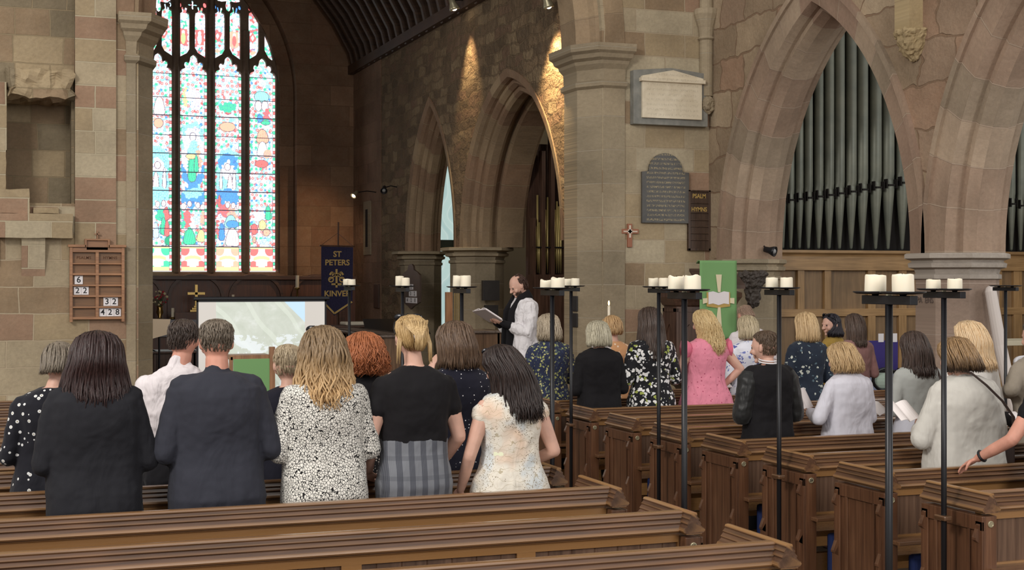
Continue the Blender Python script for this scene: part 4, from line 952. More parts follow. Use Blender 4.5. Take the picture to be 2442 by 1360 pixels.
# banner
M_nav = NT('navy_velvet'); nz = M_nav.noise(M_nav.coord(), 60, 2); M_nav = M_nav.out(M_nav.ramp(nz.outputs[0], [(.3, lin(30,28,56)), (.7, lin(44,40,74))]), .9)
YB = 23.5
bn = thing('banner', 'navy church banner with gold lettering and crossed keys, on a pole in the corner', 'banner', (atY(804, 600, YB).x, YB, .3))
B = lambda px, py: (atY(px, py, YB).x-bn.location.x, atY(px, py, YB).z-.3)
pts = [B(766,588), B(842,590), B(840,724), B(797,753), B(766,722)]
vs_, fs_ = shape([pts], .012, lambda u, v_, d: (u, -d, v_)); MB().add(vs_, fs_).build('cloth', M_nav, bn)
MB().tube([(B(804,600)[0],.03,0),(B(808,500)[0],.03,B(808,530)[1])], .014, 8).tube([(B(762,588)[0],-.006,B(762,586)[1]),(B(845,588)[0],-.006,B(845,588)[1])], .012, 8).tube([(B(765,586)[0],0,B(765,586)[1]),(B(806,560)[0],.02,B(806,556)[1]),(B(843,586)[0],0,B(843,588)[1])], .004, 6).build('pole', M_pul, bn)
tr = MB()
def strip(mb, a, b, w_, d0=.014, fn=None):
    a, b = Vector(a), Vector(b); n_ = Vector((-(b-a).y, (b-a).x)).normalized()*w_/2
    q = [a+n_, b+n_, b-n_, a-n_]; mb.loft([[(v_.x, -d0-d, v_.y) for v_ in q] for d in (0, .004)])
strip(tr, B(768,718), B(797,748), .03); strip(tr, B(797,748), B(839,720), .03); tr.build('gold_trim', M_gold, bn)
for s_, py, sz in (('ST', 607, .135), ('PETERS', 627, .135), ('KINVER', 701, .135)):
    w_ = B(804, py); v, f = text_geo(s_, sz, lambda a, b, d: (w_[0]+a, -.014-d, w_[1]+b), .004, bold=.003, sx=1.0)
    MB().add(v, f).build('lettering', M_gold, bn)
k = MB()
strip(k, B(802,642), B(802,686), .034); strip(k, B(790,678), B(814,678), .03)
for s in (-1, 1):
    strip(k, B(802-s*18,668), B(802+s*12,648), .014); cxx, czz = B(802-s*13, 667)
    k.loft([[(cxx+(.05-.02*q)*math.cos(t_), -.014-.004*0, czz+(.05-.02*q)*math.sin(t_)) for t_ in [2*PI*j/16 for j in range(16)]] for q in (0,1)], cap=False)
    strip(k, B(802+s*12,650), B(802+s*16,656), .032); strip(k, B(802+s*6,650), B(802+s*10,658), .026)
k.build('crossed_keys', M_gold, bn)
# projector screen
YS = 15.3
sc_ = thing('projection_screen', 'portable projection screen showing a pale landscape between two grey bars', 'screen', (atY(620, 720, YS).x, YS, .15))
S = lambda px, py: (atY(px, py, YS).x-sc_.location.x, atY(px, py, YS).z-.15)
t = NT('projected_picture'); co = t.coord(); sp = t.n('ShaderNodeSeparateXYZ'); t.l(co, sp.inputs[0])
n1 = t.noise(co, 5, 5, .65, .5); pic = t.ramp(n1.outputs[0], [(.3, lin(170,180,164)), (.55, lin(186,194,182)), (.75, lin(214,220,216))])
wv = t.n('ShaderNodeTexWave'); wv.inputs['Scale'].default_value = 1.2; wv.inputs['Distortion'].default_value = 3; t.l(t.mapping(co, rot=(0, .7, 0)), wv.inputs[0])
pic = t.mix(t.math('MULTIPLY', t.math('GREATER_THAN', wv.outputs['Fac'], .93), .5), pic, lin(204,214,200))
a0, b0 = S(515, 720)[0], S(727, 720)[0]; zt_ = S(515, 722)[1]
sky_ = t.math('GREATER_THAN', t.math('ADD', sp.outputs[0], sp.outputs[2]), b0 + zt_ - .22); pic = t.mix(sky_, pic, lin(176,212,236))
foam = t.math('MULTIPLY', t.math('LESS_THAN', sp.outputs[2], S(500,800)[1]), t.math('GREATER_THAN', n1.outputs[0], .5)); pic = t.mix(t.math('MULTIPLY', foam, .6), pic, lin(222,232,240))
ins = t.math('MULTIPLY', t.math('GREATER_THAN', sp.outputs[0], a0), t.math('LESS_THAN', sp.outputs[0], b0))
pic = t.mix(ins, lin(186,180,172), pic); t.l(pic, t.b.inputs['Emission Color']); t.b.inputs['Emission Strength'].default_value = .55; M_scr = t.out(t.mix(.5, pic, (.5,.5,.5)), .8)
x0, x1 = S(473,0)[0], S(774,0)[0]; zt_ = S(620,720)[1]; zb = zt_ - (x1-x0)*.75
MB().box((x0,-.004,zb),(x1,0,zt_)).build('picture', M_scr, sc_)
MB().box((x0-.02,-.008,zb-.03),(x0,.004,zt_+.02)).box((x1,-.008,zb-.03),(x1+.02,.004,zt_+.02)).box((x0-.02,-.008,zt_),(x1+.02,.004,zt_+.022)).box((x0-.02,-.01,zb-.06),(x1+.02,.02,zb)).build('border', M_black, sc_)
MB().tube([(x0-.05,0,zt_+.035),(x1+.05,0,zt_+.035)], .022, 10).build('top_roller', M_black, sc_)
tp = MB().tube([(0,.04,.05),(0,.04,zt_+.03)], .016, 8)
for a in (0, 2.1, 4.2): tp.tube([(0,.04,.3),(.45*math.cos(a+.5),.04+.45*math.sin(a+.5),.01)], .01, 6)
tp.build('tripod', M_black, sc_)
# green lectern fall with an oak post, left of the short-haired woman
YL = 14.6
le = thing('lectern', 'oak lectern with a plain green fall, partly hidden behind the man in the suit', 'lectern', (atY(605, 860, YL).x, YL, .3))
Q = lambda px, py: (atY(px, py, YL).x-le.location.x, atY(px, py, YL).z-.3)
MB().box((Q(556,0)[0],-.02,Q(0,920)[1]-.25),(Q(644,0)[0],.0,Q(605,856)[1])).build('green_fall', M_green, le, bevel=.004)
MB().box((Q(642,0)[0],-.03,0),(Q(655,0)[0],.03,Q(605,828)[1])).box((Q(548,0)[0],-.0,0),(Q(556,0)[0],.06,Q(605,850)[1])).build('post', M_lo, le, bevel=.004)
MB().box((Q(550,0)[0],0,Q(0,860)[1]-.04),(Q(644,0)[0],.3,Q(0,858)[1]+.0)).box((Q(550,0)[0],.05,.02),(Q(644,0)[0],.3,.08)).build('desk', M_lo, le)
# dark hanging hymn board on the far pier
XH = XC-.14
hb2 = thing('hymn_board', 'dark pointed hymn board with white numbers on the far pier of the chancel', 'hymn board', (XH, atX(983, 700, XH).y, atX(983, 700, XH).z))
H_ = lambda px, py: (atX(px, py, XH).y - hb2.location.y, atX(px, py, XH).z - hb2.location.z)
hw = abs(H_(962, 700)[0]-H_(1005, 700)[0])/2
YY = lambda u: -u*hw       # u=-1 left edge (far), +1 right edge (near)
zz = lambda py: H_(983, py)[1]
pts = [(YY(-1),zz(720)),(YY(-1),zz(657)),(YY(-.75),zz(650)),(YY(-.35),zz(644)),(YY(-.3),zz(636)),(YY(-.12),zz(630)),(YY(.12),zz(630)),(YY(.3),zz(636)),(YY(.35),zz(644)),(YY(.75),zz(650)),(YY(1),zz(657)),(YY(1),zz(720)),(YY(.35),zz(730)),(YY(0),zz(738)),(YY(-.35),zz(730))]
vs_, fs_ = shape([pts], .03, lambda u, v_, d: (-d, u, v_)); MB().add(vs_, fs_).build('board_back', M_db, hb2)
for s_, u0, py in (('2', .1, 684), ('32', .25, 700), ('428', .1, 716)):
    n_ = len(s_); cw = .42
    for j, ch in enumerate(s_):
        uc = u0 + (j-(n_-1)/2)*cw; z0_, z1_ = zz(py+7), zz(py-6)
        c = MB().box((-.036, min(YY(uc-.2),YY(uc+.2)), z0_), (-.031, max(YY(uc-.2),YY(uc+.2)), z1_)).build('number_card', M_card, hb2)
        v, f = text_geo(ch, (z1_-z0_), lambda a, b, d: (-.0365-d, YY(uc)-a*1.3, (z0_+z1_)/2+b), .001, bold=.002); MB().add(v, f).build('numeral', M_ink, c)
# slates on the chancel column
for i, (a, b, l_) in enumerate((((1151,669),(1190,717),'upper black slate with worn white writing on the chancel column'), ((1157,728),(1187,762),'lower dark slate with worn white writing on the chancel column'))):
    Yc = 21.14; q0, q1 = atY(*a, Yc), atY(*b, Yc)
    o = MB().box((q0.x, Yc-.03, q1.z), (q1.x, Yc+.06, q0.z)).build('slate_plaque', marble('slate_%d' % i, lin(42,38,38), lin(52,48,46)), bevel=.003)
    tag(o, l_, 'plaque', 'black plaques')
# slim framed panel and dark box on the chancel wall
q0, q1 = atX(872, 482, XC), atX(888, 608, XC)
fp = thing('wall_panel', 'slim pale stone panel with a dark slot on the plastered chancel wall', 'panel', (XC, (q0.y+q1.y)/2, (q0.z+q1.z)/2)); hy, hz = abs(q0.y-q1.y)/2, abs(q0.z-q1.z)/2
MB().box((-.05,-hy,-hz),(0,hy,hz)).build('frame', M_grey, fp, bevel=.008); MB().box((-.056,-hy*.3,-hz*.7),(-.05,hy*.3,hz*.7)).build('slot', M_dark, fp)
q0 = atX(900, 678, XC); o = MB().box((XC-.05,q0.y-.25,atX(900,735,XC).z),(XC,q0.y+.12,q0.z)).build('wall_box', M_pul, bevel=.01); tag(o, 'narrow dark wooden box fixed low on the chancel wall beside the reredos', 'box')
# organ console edge: oak post and brass rods near the column foot
YP = 19.2; q0, q1 = atY(1063, 697, YP), atY(1079, 775, YP)
cp = thing('console_screen', 'upright oak board with brass rods below the pier capital, left of a candle stand', 'screen', (q0.x, YP, .3))
MB().box((0,0,0),(q1.x-q0.x,.04,q0.z-.3)).build('oak_board', M_lo, cp)
for j in range(3):
    x = atY(1086+j*5, 700, YP).x - q0.x; MB().tube([(x,.02,0),(x,.02,q0.z-.3)], .008, 8).build('brass_rod', M_brass, cp)
# choir stalls and desks
def stall(name, label, x0, x1, y0, y1, z, mat=M_pul, matX=None, slope=True, cat='choir stall'):
    o = thing(name, label, cat, (x0, y0, .3)); w_, d_ = x1-x0, y1-y0; h = z-.3
    MB().box((0,0,0),(.05,d_,h)).box((w_-.05,0,0),(w_,d_,h)).build('end_panel', mat, o, bevel=.004)
    MB().box((.04,.0,.08),(w_-.04,.03,h-.03)).box((w_-.04,.0,.08),(w_-.02,d_,h-.03)).build('front_panel', mat, o)
    pb = MB(); npan = max(2, int(max(w_, d_)/.35))
    for j in range(npan):
        if w_ > d_: a = .06 + j*(w_-.12)/npan; pb.box((a,-.012,.12),(a+(w_-.12)/npan-.05,.0,h-.1))
        else: a = .06 + j*(d_-.12)/npan; pb.box((-.012,a,.12),(0,a+(d_-.12)/npan-.05,h-.1)); pb.box((-.0,a-.02,.05),(.01,a+.3,h-.05))
    pb.build('raised_panel', mat, o)
    MB().box((-.04,-.04,h-.03),(w_+.04,d_+.03,h)).build('desk_top', matX or mat, o, bevel=.006)
    return o
M_stall = wood('choir_oak', (lin(80,60,44), lin(110,84,62), lin(130,100,76)), 'Z', .35); M_stallY = wood('choir_top', (lin(84,72,66), lin(110,98,90), lin(128,114,104)), 'Y', .28)
q = lambda px, py, Y: atY(px, py, Y)
stall('choir_stall', 'oak choir desk with panelled front, right of the red-haired woman', q(905,795,17.6).x, q(985,795,17.6).x, 17.6, 20.6, q(905,800,17.6).z, M_stall, M_stallY)
stall('choir_stall', 'low oak desk beside the man in the white surplice', q(1120,790,16.6).x, q(1195,790,16.6).x, 16.6, 17.2, q(1150,789,16.6).z, M_stall, M_stallY)
stall('choir_stall', 'dark choir stall behind the tallest candle stand near the banner', q(770,780,22).x, q(905,780,22).x, 22, 22.5, q(840,777,22).z, M_pul)
stall('choir_stall', 'dark stall at the foot of the left chancel pier', q(366,850,19).x, q(470,850,19).x, 19, 19.5, q(400,838,19).z, M_pul)
cu = MB().box((q(822,0,22.1).x,22.02,q(840,777,22).z+.002),(q(892,0,22.1).x,22.45,q(840,771,22).z+.015)).build('cushion', plain('pale_cushion', lin(190,182,166), .9), bevel=.02); tag(cu, 'flat pale cushion lying on the dark stall near the banner', 'cushion')
# black music chairs glinting beyond
M_chr = plain('black_gloss', lin(22,22,26), .12, .2)
for i, (px, py) in enumerate(((903,778),(918,800))):
    Y = 20.9+i*.5; p = atY(px, py, Y); c = thing('music_stand', ('black glossy music stand nearest the far pier of the chancel','second black glossy music stand, lower and beside the choir desk')[i], 'music stand', (p.x, Y, .3))
    MB().tube([(0,0,.02),(0,0,p.z-.35)], .012, 8).build('pole', M_chr, c)
    MB().prism([(-.2,-.14),(.2,-.14),(.24,.16),(-.24,.16)], lambda a, b, d: (a, -.02 + b*.3 + d, p.z-.35+b), 0, .012).build('desk', M_chr, c)
    b = MB()
    for a in (0,2.1,4.2): b.tube([(0,0,.2),(.25*math.cos(a),.25*math.sin(a),.01)], .008, 6)
    b.build('tripod', M_chr, c)
# paper on a stand at the left edge of the arch
p = atY(380, 780, 17.5); o = MB().prism([(-.16,-.13),(.1,-.06),(.14,.12),(-.16,.13)], lambda a, b, d: (p.x-.02+a, 17.5 + b*.5 + d, p.z-.03+b), 0, .006)
ms = thing('music_stand', 'music stand with pale sheets at the left edge of the chancel opening', 'music stand', (p.x, 17.5, .3))
o = MB().prism([(-.16,-.13),(.1,-.06),(.14,.12),(-.16,.13)], lambda a, b, d: (a, b*.5 + d, p.z-.33+b), 0, .006); o.build('sheet', plain('cream_paper', lin(226,204,176), .8), ms)
MB().tube([(0,.02,0),(0,.02,p.z-.36)], .012, 8).build('pole', M_black, ms)
MB().tube([(0,.02,.01),(.16,.1,.01)], .01, 6).tube([(0,.02,.01),(-.16,.1,.01)], .01, 6).tube([(0,.02,.01),(0,-.16,.01)], .01, 6).build('foot', M_black, ms)
# tall thin lit candle in front of the peach dress
p = atY(1452, 722, 13.2); pc = thing('candlestick', 'slim lit white candle on a black stand beside the arch pier', 'candlestick', (p.x, 13.2, 0))
MB().tube([(0,0,.02),(0,0,p.z-.22)], .012, 8).lathe((0,0,0), [(.1,0),(.1,.015),(.02,.03)], 14).lathe((0,0,p.z-.24), [(.02,0),(.045,.01),(.045,.015),(.02,.02)], 12).build('stand', M_black, pc)
MB().tube([(0,0,p.z-.22),(0,0,p.z-.035)], .014, 10).build('candle', M_wax, pc)
MB().ball((0,0,p.z-.005), (.009,.009,.026), 8, 8).build('flame', plain('flame', (1,.62,.25), .5, emit=14), pc)
# ================================================================== RIGHT SIDE: aisle things
Yb = 14.2; a, b = atY(2070, 900, Yb), atY(2140, 812, Yb)
bb = thing('notice_board', 'blue cloth display board with two white notes behind the dark-haired women', 'notice board', (a.x, Yb, 0))
w_ = b.x-a.x
MB().box((0,-.01,a.z+.08),(w_,.02,b.z)).build('blue_cloth', plain('blue_felt', lin(62,52,120), .9), bb)
MB().box((-.02,-.02,a.z+.04),(w_+.02,.03,a.z+.08)).box((-.02,-.015,0),(.01,.03,a.z+.1)).box((w_-.01,-.015,0),(w_+.02,.03,a.z+.1)).build('frame', M_black, bb)
MB().box((0,-.01,a.z-.3),(w_,.02,a.z+.04)).build('lower_panel', plain('pale_blue_panel', lin(150,160,190), .8), bb)
for px in (2100, 2132): x = atY(px, 820, Yb).x-a.x; MB().box((x-.04,-.014,atY(0,828,Yb).z-.0),(x+.035,-.01,atY(px,812,Yb).z-.02)).build('note', M_card, bb)
pp_ = atY(2375, 690, 11.0)
o = MB().capsule([(pp_.x-.02, 11.05, pp_.z-.02),(pp_.x+.05,11.0,1.4),(pp_.x+.17,10.7,.05)], [.055,.06,.06], 14).build('wrapped_roll', plain('pale_wrap', lin(196,186,180), .8)); tag(o, 'tall pale wrapped roll leaning beside the pink stone column', 'roll')
# cream table with things right of column
q0 = atY(2362, 815, 12.6); tbz = q0.z; tb = thing('side_table', 'cream topped side table beyond the column at the right edge', 'table', (q0.x, 12.6, 0))
MB().box((0,0,tbz-.05),(1.3,.6,tbz)).build('table_top', plain('cream_top', lin(206,196,170), .6), tb, bevel=.005)
for x in (.04,1.2):
    for y in (.04,.5): MB().box((x,y,0),(x+.05,y+.05,tbz-.05)).build('leg', M_lo, tb)
q1 = atY(2412, 840, 12.0); pr = thing('pushchair', 'black pushchair with a white rim and green blanket near the right edge', 'pushchair', (q1.x, 11.6, 0))
MB().loft([[(r*math.cos(t_)*1.0, r*.8*math.sin(t_), z) for t_ in [2*PI*j/18 for j in range(18)]] for r, z in ((.1,.45),(.2,.5),(.25,.75),(.26,1.0),(.2,1.12))]).build('seat_shell', M_black, pr, smooth=True)
MB().tube([(.24*math.cos(t_), .2*math.sin(t_), 1.13+.1*abs(math.sin(t_))) for t_ in [PI*j/12 for j in range(13)]], .02, 8).build('white_rim', M_card, pr)
MB().ball((0.05,0,1.12), (.16,.13,.08), 12, 8).build('blanket', plain('mint_blanket', lin(150,196,190), .9), pr)
MB().tube([(-.2,.1,.1),(.15,-.1,1.05)], .014, 8).tube([(.2,.1,.1),(-.15,-.1,1.05)], .014, 8).build('frame', M_black, pr)
for s in (-1, 1): MB().lathe((0,0,0), [(.04,-.02),(.1,-.02),(.1,.02),(.04,.02)], 16).build('wheel', M_black, pr).matrix_local = Matrix.Translation((.2*s,.05,.1)) @ Matrix.Rotation(PI/2,4,'Y')
q1 = atY(2105, 905, 13.2); wc = thing('wheeled_seat', 'black rimmed seat arc between the white jacket and the candle pole', 'pushchair', (q1.x, 13.2, 0))
MB().tube([(.16*math.cos(t_), -.05, q1.z+.0+.12*math.sin(t_)) for t_ in [.6+ 4.8*j/20 for j in range(21)]], .018, 8).build('black_rim', M_black, wc)
MB().ball((0,0,q1.z-.02), (.14,.05,.1), 14, 8).build('cushion', plain('pale_green_pad', lin(170,186,172), .9), wc)
MB().tube([(0,0,q1.z-.1),(0,0,.05)], .03, 8).box((-.2,-.15,.0),(.2,.15,.06)).build('base', M_black, wc)
# ================================================================== PEOPLE
def cloth(name, col, bump=.5, rough=.85, sheen=.1, fold=3.2):
    t = NT(name); co = t.coord(); c = col(t, co) if callable(col) else col
    f = t.noise(t.mapping(co, scale=(fold, fold, fold*.45), rot=(.3,.35,0)), 1.6, 3, .5, .8); fine = t.noise(co, 220, 2)
    h = t.math('ADD', f.outputs[0], t.math('MULTIPLY', fine.outputs[0], .02)); t.bump(h, bump, .05)
    t.b.inputs['Sheen Weight'].default_value = sheen
    return t.out(c, rough, 0, .25)
def dots(bg, fg, scale, size, rnd=1.0, second=None, core=None):
    def f(t, co):
        v = t.n('ShaderNodeTexVoronoi'); v.inputs['Scale'].default_value = scale; v.inputs['Randomness'].default_value = rnd; t.l(co, v.inputs['Vector'])
        m = t.math('LESS_THAN', v.outputs['Distance'], size); fgc = fg
        if second:
            sp = t.n('ShaderNodeSeparateColor'); t.l(v.outputs['Color'], sp.inputs[0]); fgc = t.ramp(sp.outputs[0], [(i/len(second), c) for i, c in enumerate(second)], 'CONSTANT')
        c = t.mix(m, bg, fgc)
        if core: c = t.mix(t.math('LESS_THAN', v.outputs['Distance'], size*.35), c, core)
        return c
    return f
def floral(bg, cols, scale, thr=.5, petals=5):
    """scattered blossoms: voronoi cells wobbled by noise"""
    def f(t, co):
        nz = t.noise(co, scale*2.2, 2); vm = t.n('ShaderNodeVectorMath', operation='MULTIPLY_ADD'); t.l(nz.outputs['Color'], vm.inputs[0]); vm.inputs[1].default_value = (.6/scale,)*3; t.l(co, vm.inputs[2])
        v = t.n('ShaderNodeTexVoronoi', feature='SMOOTH_F1'); v.inputs['Scale'].default_value = scale*2.4; v.inputs['Smoothness'].default_value = .15; t.l(vm.outputs[0], v.inputs['Vector'])
        big = t.noise(co, scale*.9, 1)
        m = t.math('MULTIPLY', t.math('LESS_THAN', v.outputs['Distance'], .42), t.math('GREATER_THAN', big.outputs[0], thr))
        sp = t.n('ShaderNodeSeparateColor'); t.l(v.outputs['Color'], sp.inputs[0]); fg = t.ramp(sp.outputs[0], [(i/len(cols), c) for i, c in enumerate(cols)], 'CONSTANT')
        return t.mix(m, bg, fg)
    return f
def cobble(t, co):
    v = t.n('ShaderNodeTexVoronoi', feature='DISTANCE_TO_EDGE'); v.inputs['Scale'].default_value = 84; t.l(t.mapping(co, scale=(1,1,.8)), v.inputs['Vector'])
    return t.mix(t.math('LESS_THAN', v.outputs['Distance'], .075), lin(226,222,214), lin(30,28,30))
def speck(t, co):
    v = t.n('ShaderNodeTexVoronoi', feature='DISTANCE_TO_EDGE'); v.inputs['Scale'].default_value = 60; t.l(co, v.inputs['Vector'])
    return t.mix(t.math('LESS_THAN', v.outputs['Distance'], .22), lin(210,200,190), lin(22,20,22))
def check(t, co):
    sp = t.n('ShaderNodeSeparateXYZ'); t.l(co, sp.inputs[0])
    s1 = t.math('GREATER_THAN', t.math('SINE', t.math('MULTIPLY', sp.outputs[0], 95)), .1)
    s2 = t.math('GREATER_THAN', t.math('SINE', t.math('MULTIPLY', sp.outputs[2], 60)), .75)
    s3 = t.math('GREATER_THAN', t.math('SINE', t.math('MULTIPLY', sp.outputs[0], 800)), 0)
    c = t.mix(s1, lin(112,114,120), lin(74,76,84)); c = t.mix(t.math('MULTIPLY', s2, .35), c, lin(60,62,70)); return t.mix(t.math('MULTIPLY', s3, .15), c, lin(140,142,148))
def paisley(t, co):
    n1 = t.noise(co, 4.5, 2); n2 = t.noise(t.mapping(co, loc=(3,1,2)), 5.5, 2)
    c = t.mix(t.ramp(n1.outputs[0], [(.56, (0,0,0)), (.68, (.8,.8,.8))]), lin(222,215,202), lin(222,192,168)); c = t.mix(t.ramp(n2.outputs[0], [(.54, (0,0,0)), (.64, (.8,.8,.8))]), c, lin(200,208,212))
    for sc_, dist, loc, col_, am in ((4.2, 9, (0,0,0), lin(150,134,96), .6), (7.5, 6, (2,5,1), lin(170,150,120), .45)):
        w = t.n('ShaderNodeTexWave', wave_type='RINGS'); w.inputs['Scale'].default_value = sc_; w.inputs['Distortion'].default_value = dist; w.inputs['Detail'].default_value = 2; w.inputs['Detail Scale'].default_value = 2; t.l(t.mapping(co, loc=loc), w.inputs[0])
        l_ = t.math('LESS_THAN', t.math('ABSOLUTE', t.math('SUBTRACT', w.outputs['Fac'], .5)), .045); c = t.mix(t.math('MULTIPLY', l_, am), c, col_)
    v = t.n('ShaderNodeTexVoronoi'); v.inputs['Scale'].default_value = 90; t.l(co, v.inputs['Vector'])
    c = t.mix(t.math('MULTIPLY', t.math('LESS_THAN', v.outputs['Distance'], .25), t.math('GREATER_THAN', n2.outputs[0], .5)), c, lin(130,116,96)); return c
def skin_mat(name, col):
    t = NT(name); nz = t.noise(t.coord(), 14, 3); c = t.mix(1, col, t.ramp(nz.outputs[0], [(.3, (.9,.88,.88)), (.7, (1.06,1.04,1.04))]), 'MULTIPLY')
    t.b.inputs['Subsurface Weight'].default_value = .12; t.b.inputs['Subsurface Radius'].default_value = (.02,.008,.004); return t.out(c, .5, 0, .35)
SK = skin_mat('skin_fair', lin(210,168,149)); SK2 = skin_mat('skin_ruddy', lin(206,150,130))
def hairmat(name, a, b, c=None, z0=None, z1=None, rough=.42):
    """a/b strand colours; c: dyed or darker length below z1 (roots to ends)"""
    t = NT(name); co = t.coord(); s = t.noise(t.mapping(co, scale=(60,60,5)), 2.4, 4, .7, .3); col = t.ramp(s.outputs[0], [(.3, a), (.7, b)])
    if c:
        sp = t.n('ShaderNodeSeparateXYZ'); t.l(co, sp.inputs[0]); mr = t.n('ShaderNodeMapRange'); t.l(t.math('ADD', sp.outputs[2], t.math('MULTIPLY', s.outputs[0], .12)), mr.inputs[0])
        mr.inputs[1].default_value = z0+.06; mr.inputs[2].default_value = z1+.06; col = t.mix(mr.outputs[0], c, col)
    t.bump(s.outputs[0], .5, .004); return t.out(col, rough, 0, .45)
M_eye = plain('eye', lin(60,50,46), .2)
M_paper = plain('white_paper', lin(238,230,228), .7)
def superring(cx, cy, z, w_, d_, n=26, p=2.5, tilt=0):
    r = []
    for j in range(n):
        a = 2*PI*j/n; c, s = math.cos(a), math.sin(a)
        x = w_*math.copysign(abs(c)**(2/p), c); y = d_*math.copysign(abs(s)**(2/p), s); r.append((cx+x, cy+y, z + tilt*y))
    return r
def voxel(o, size, smooth=3, wrinkle=0, tex=None):
    m = o.modifiers.new('merge', 'REMESH'); m.mode = 'VOXEL'; m.voxel_size = size; m.use_smooth_shade = True
    if smooth: s = o.modifiers.new('smooth', 'SMOOTH'); s.iterations = smooth; s.factor = .5
    if wrinkle: d = o.modifiers.new('folds', 'DISPLACE'); d.texture = tex; d.strength = wrinkle; d.mid_level = .5
TF = bpy.data.textures.new('cloth_folds', 'CLOUDS'); TF.noise_scale = .1; TF.noise_depth = 2
def hand(mb, wrist, elbow, palm_n, k=1.0, curl=.9, side=1):
    """palm and five bent fingers continuing the forearm; palm_n = direction the palm faces"""
    w_ = Vector(wrist); d = (w_ - Vector(elbow)).normalized(); n_ = Vector(palm_n); n_ = (n_ - d*n_.dot(d)).normalized(); b = d.cross(n_)*side
    palm = w_ + d*.05*k
    mb.ball(palm, (1,1,1), 10, 8, Matrix(((b.x*.042*k, d.x*.052*k, n_.x*.016*k), (b.y*.042*k, d.y*.052*k, n_.y*.016*k), (b.z*.042*k, d.z*.052*k, n_.z*.016*k))))
    for i, (off, L_) in enumerate(((-.031,.062),(-.0105,.074),(.0105,.07),(.031,.056))):
        p = palm + b*off*k + d*.032*k; pts = [p]; dd = d.copy(); ang = 0
        for q in range(3):
            ang += curl*(.35 if q == 0 else .55); dd = d*math.cos(ang) + n_*math.sin(ang); p = p + dd*L_*k*(.42,.33,.25)[q]; pts.append(p)
        mb.capsule(pts, [.0088*k,.0082*k,.0076*k,.0066*k], 8)
    p = palm - b*.034*k - d*.02*k; t1 = p + (d*.5 - b*.75 + n_*.45).normalized()*.034*k; t2 = t1 + (d*.75 - b*.1 + n_*.65).normalized()*.028*k
    mb.capsule([p, t1, t2], [.0115*k,.0095*k,.008*k], 8)
    return palm
def headmesh(mb, Mh, H, k=1.0, face=False, n=28, m=20):
    cz = H - .118*k; rings = []
    for i in range(1, m):
        th = PI*i/m; ring = []
        for j in range(n):
            a = 2*PI*j/n; x, y, z = math.sin(th)*math.cos(a), math.sin(th)*math.sin(a), -math.cos(th)
            rx = .077; ry = .097
            if z < 0: rx *= 1 - .30*abs(z)**1.6; 
            yy = y*ry
            if y < 0: yy *= 1.04 if z > -.2 else 1.04 - .5*(abs(z)-.2)
            if y > 0 and z < -.3: yy *= 1 - .05*abs(z)
            ring.append(Mh @ Vector((x*rx*k, yy*k + .006, cz + z*.118*k)))
        rings.append(ring)
    mb.loft(rings)
    P = lambda x, y, z: Mh @ Vector((x*k, y*k+.006, cz + z*k))
    for s in (-1, 1):
        mb.ball(P(s*.079, -.006, -.008), (.011*k,.02*k,.032*k), 10, 8)
    # nose, brow, cheeks, lips, chin
    mb.capsule([P(0,.094,.012), P(0,.108,-.012), P(0,.116,-.026)], [.007*k,.0095*k,.013*k], 8)
    mb.capsule([P(-.012,.106,-.03), P(.012,.106,-.03)], [.008*k]*2, 8)
    mb.capsule([P(-.04,.082,.022), P(0,.092,.02), P(.04,.082,.022)], [.008*k,.009*k,.008*k], 8)
    mb.capsule([P(-.02,.089,-.058), P(0,.095,-.057), P(.02,.089,-.058)], [.006*k,.0075*k,.006*k], 8)
    mb.capsule([P(-.018,.087,-.068), P(0,.092,-.069), P(.018,.087,-.068)], [.006*k,.008*k,.006*k], 8)
    mb.ball(P(0,.078,-.096), (.022*k,.018*k,.018*k), 10, 8)
    for s in (-1, 1): mb.ball(P(s*.045,.066,-.03), (.024*k,.02*k,.026*k), 10, 8)
    return P
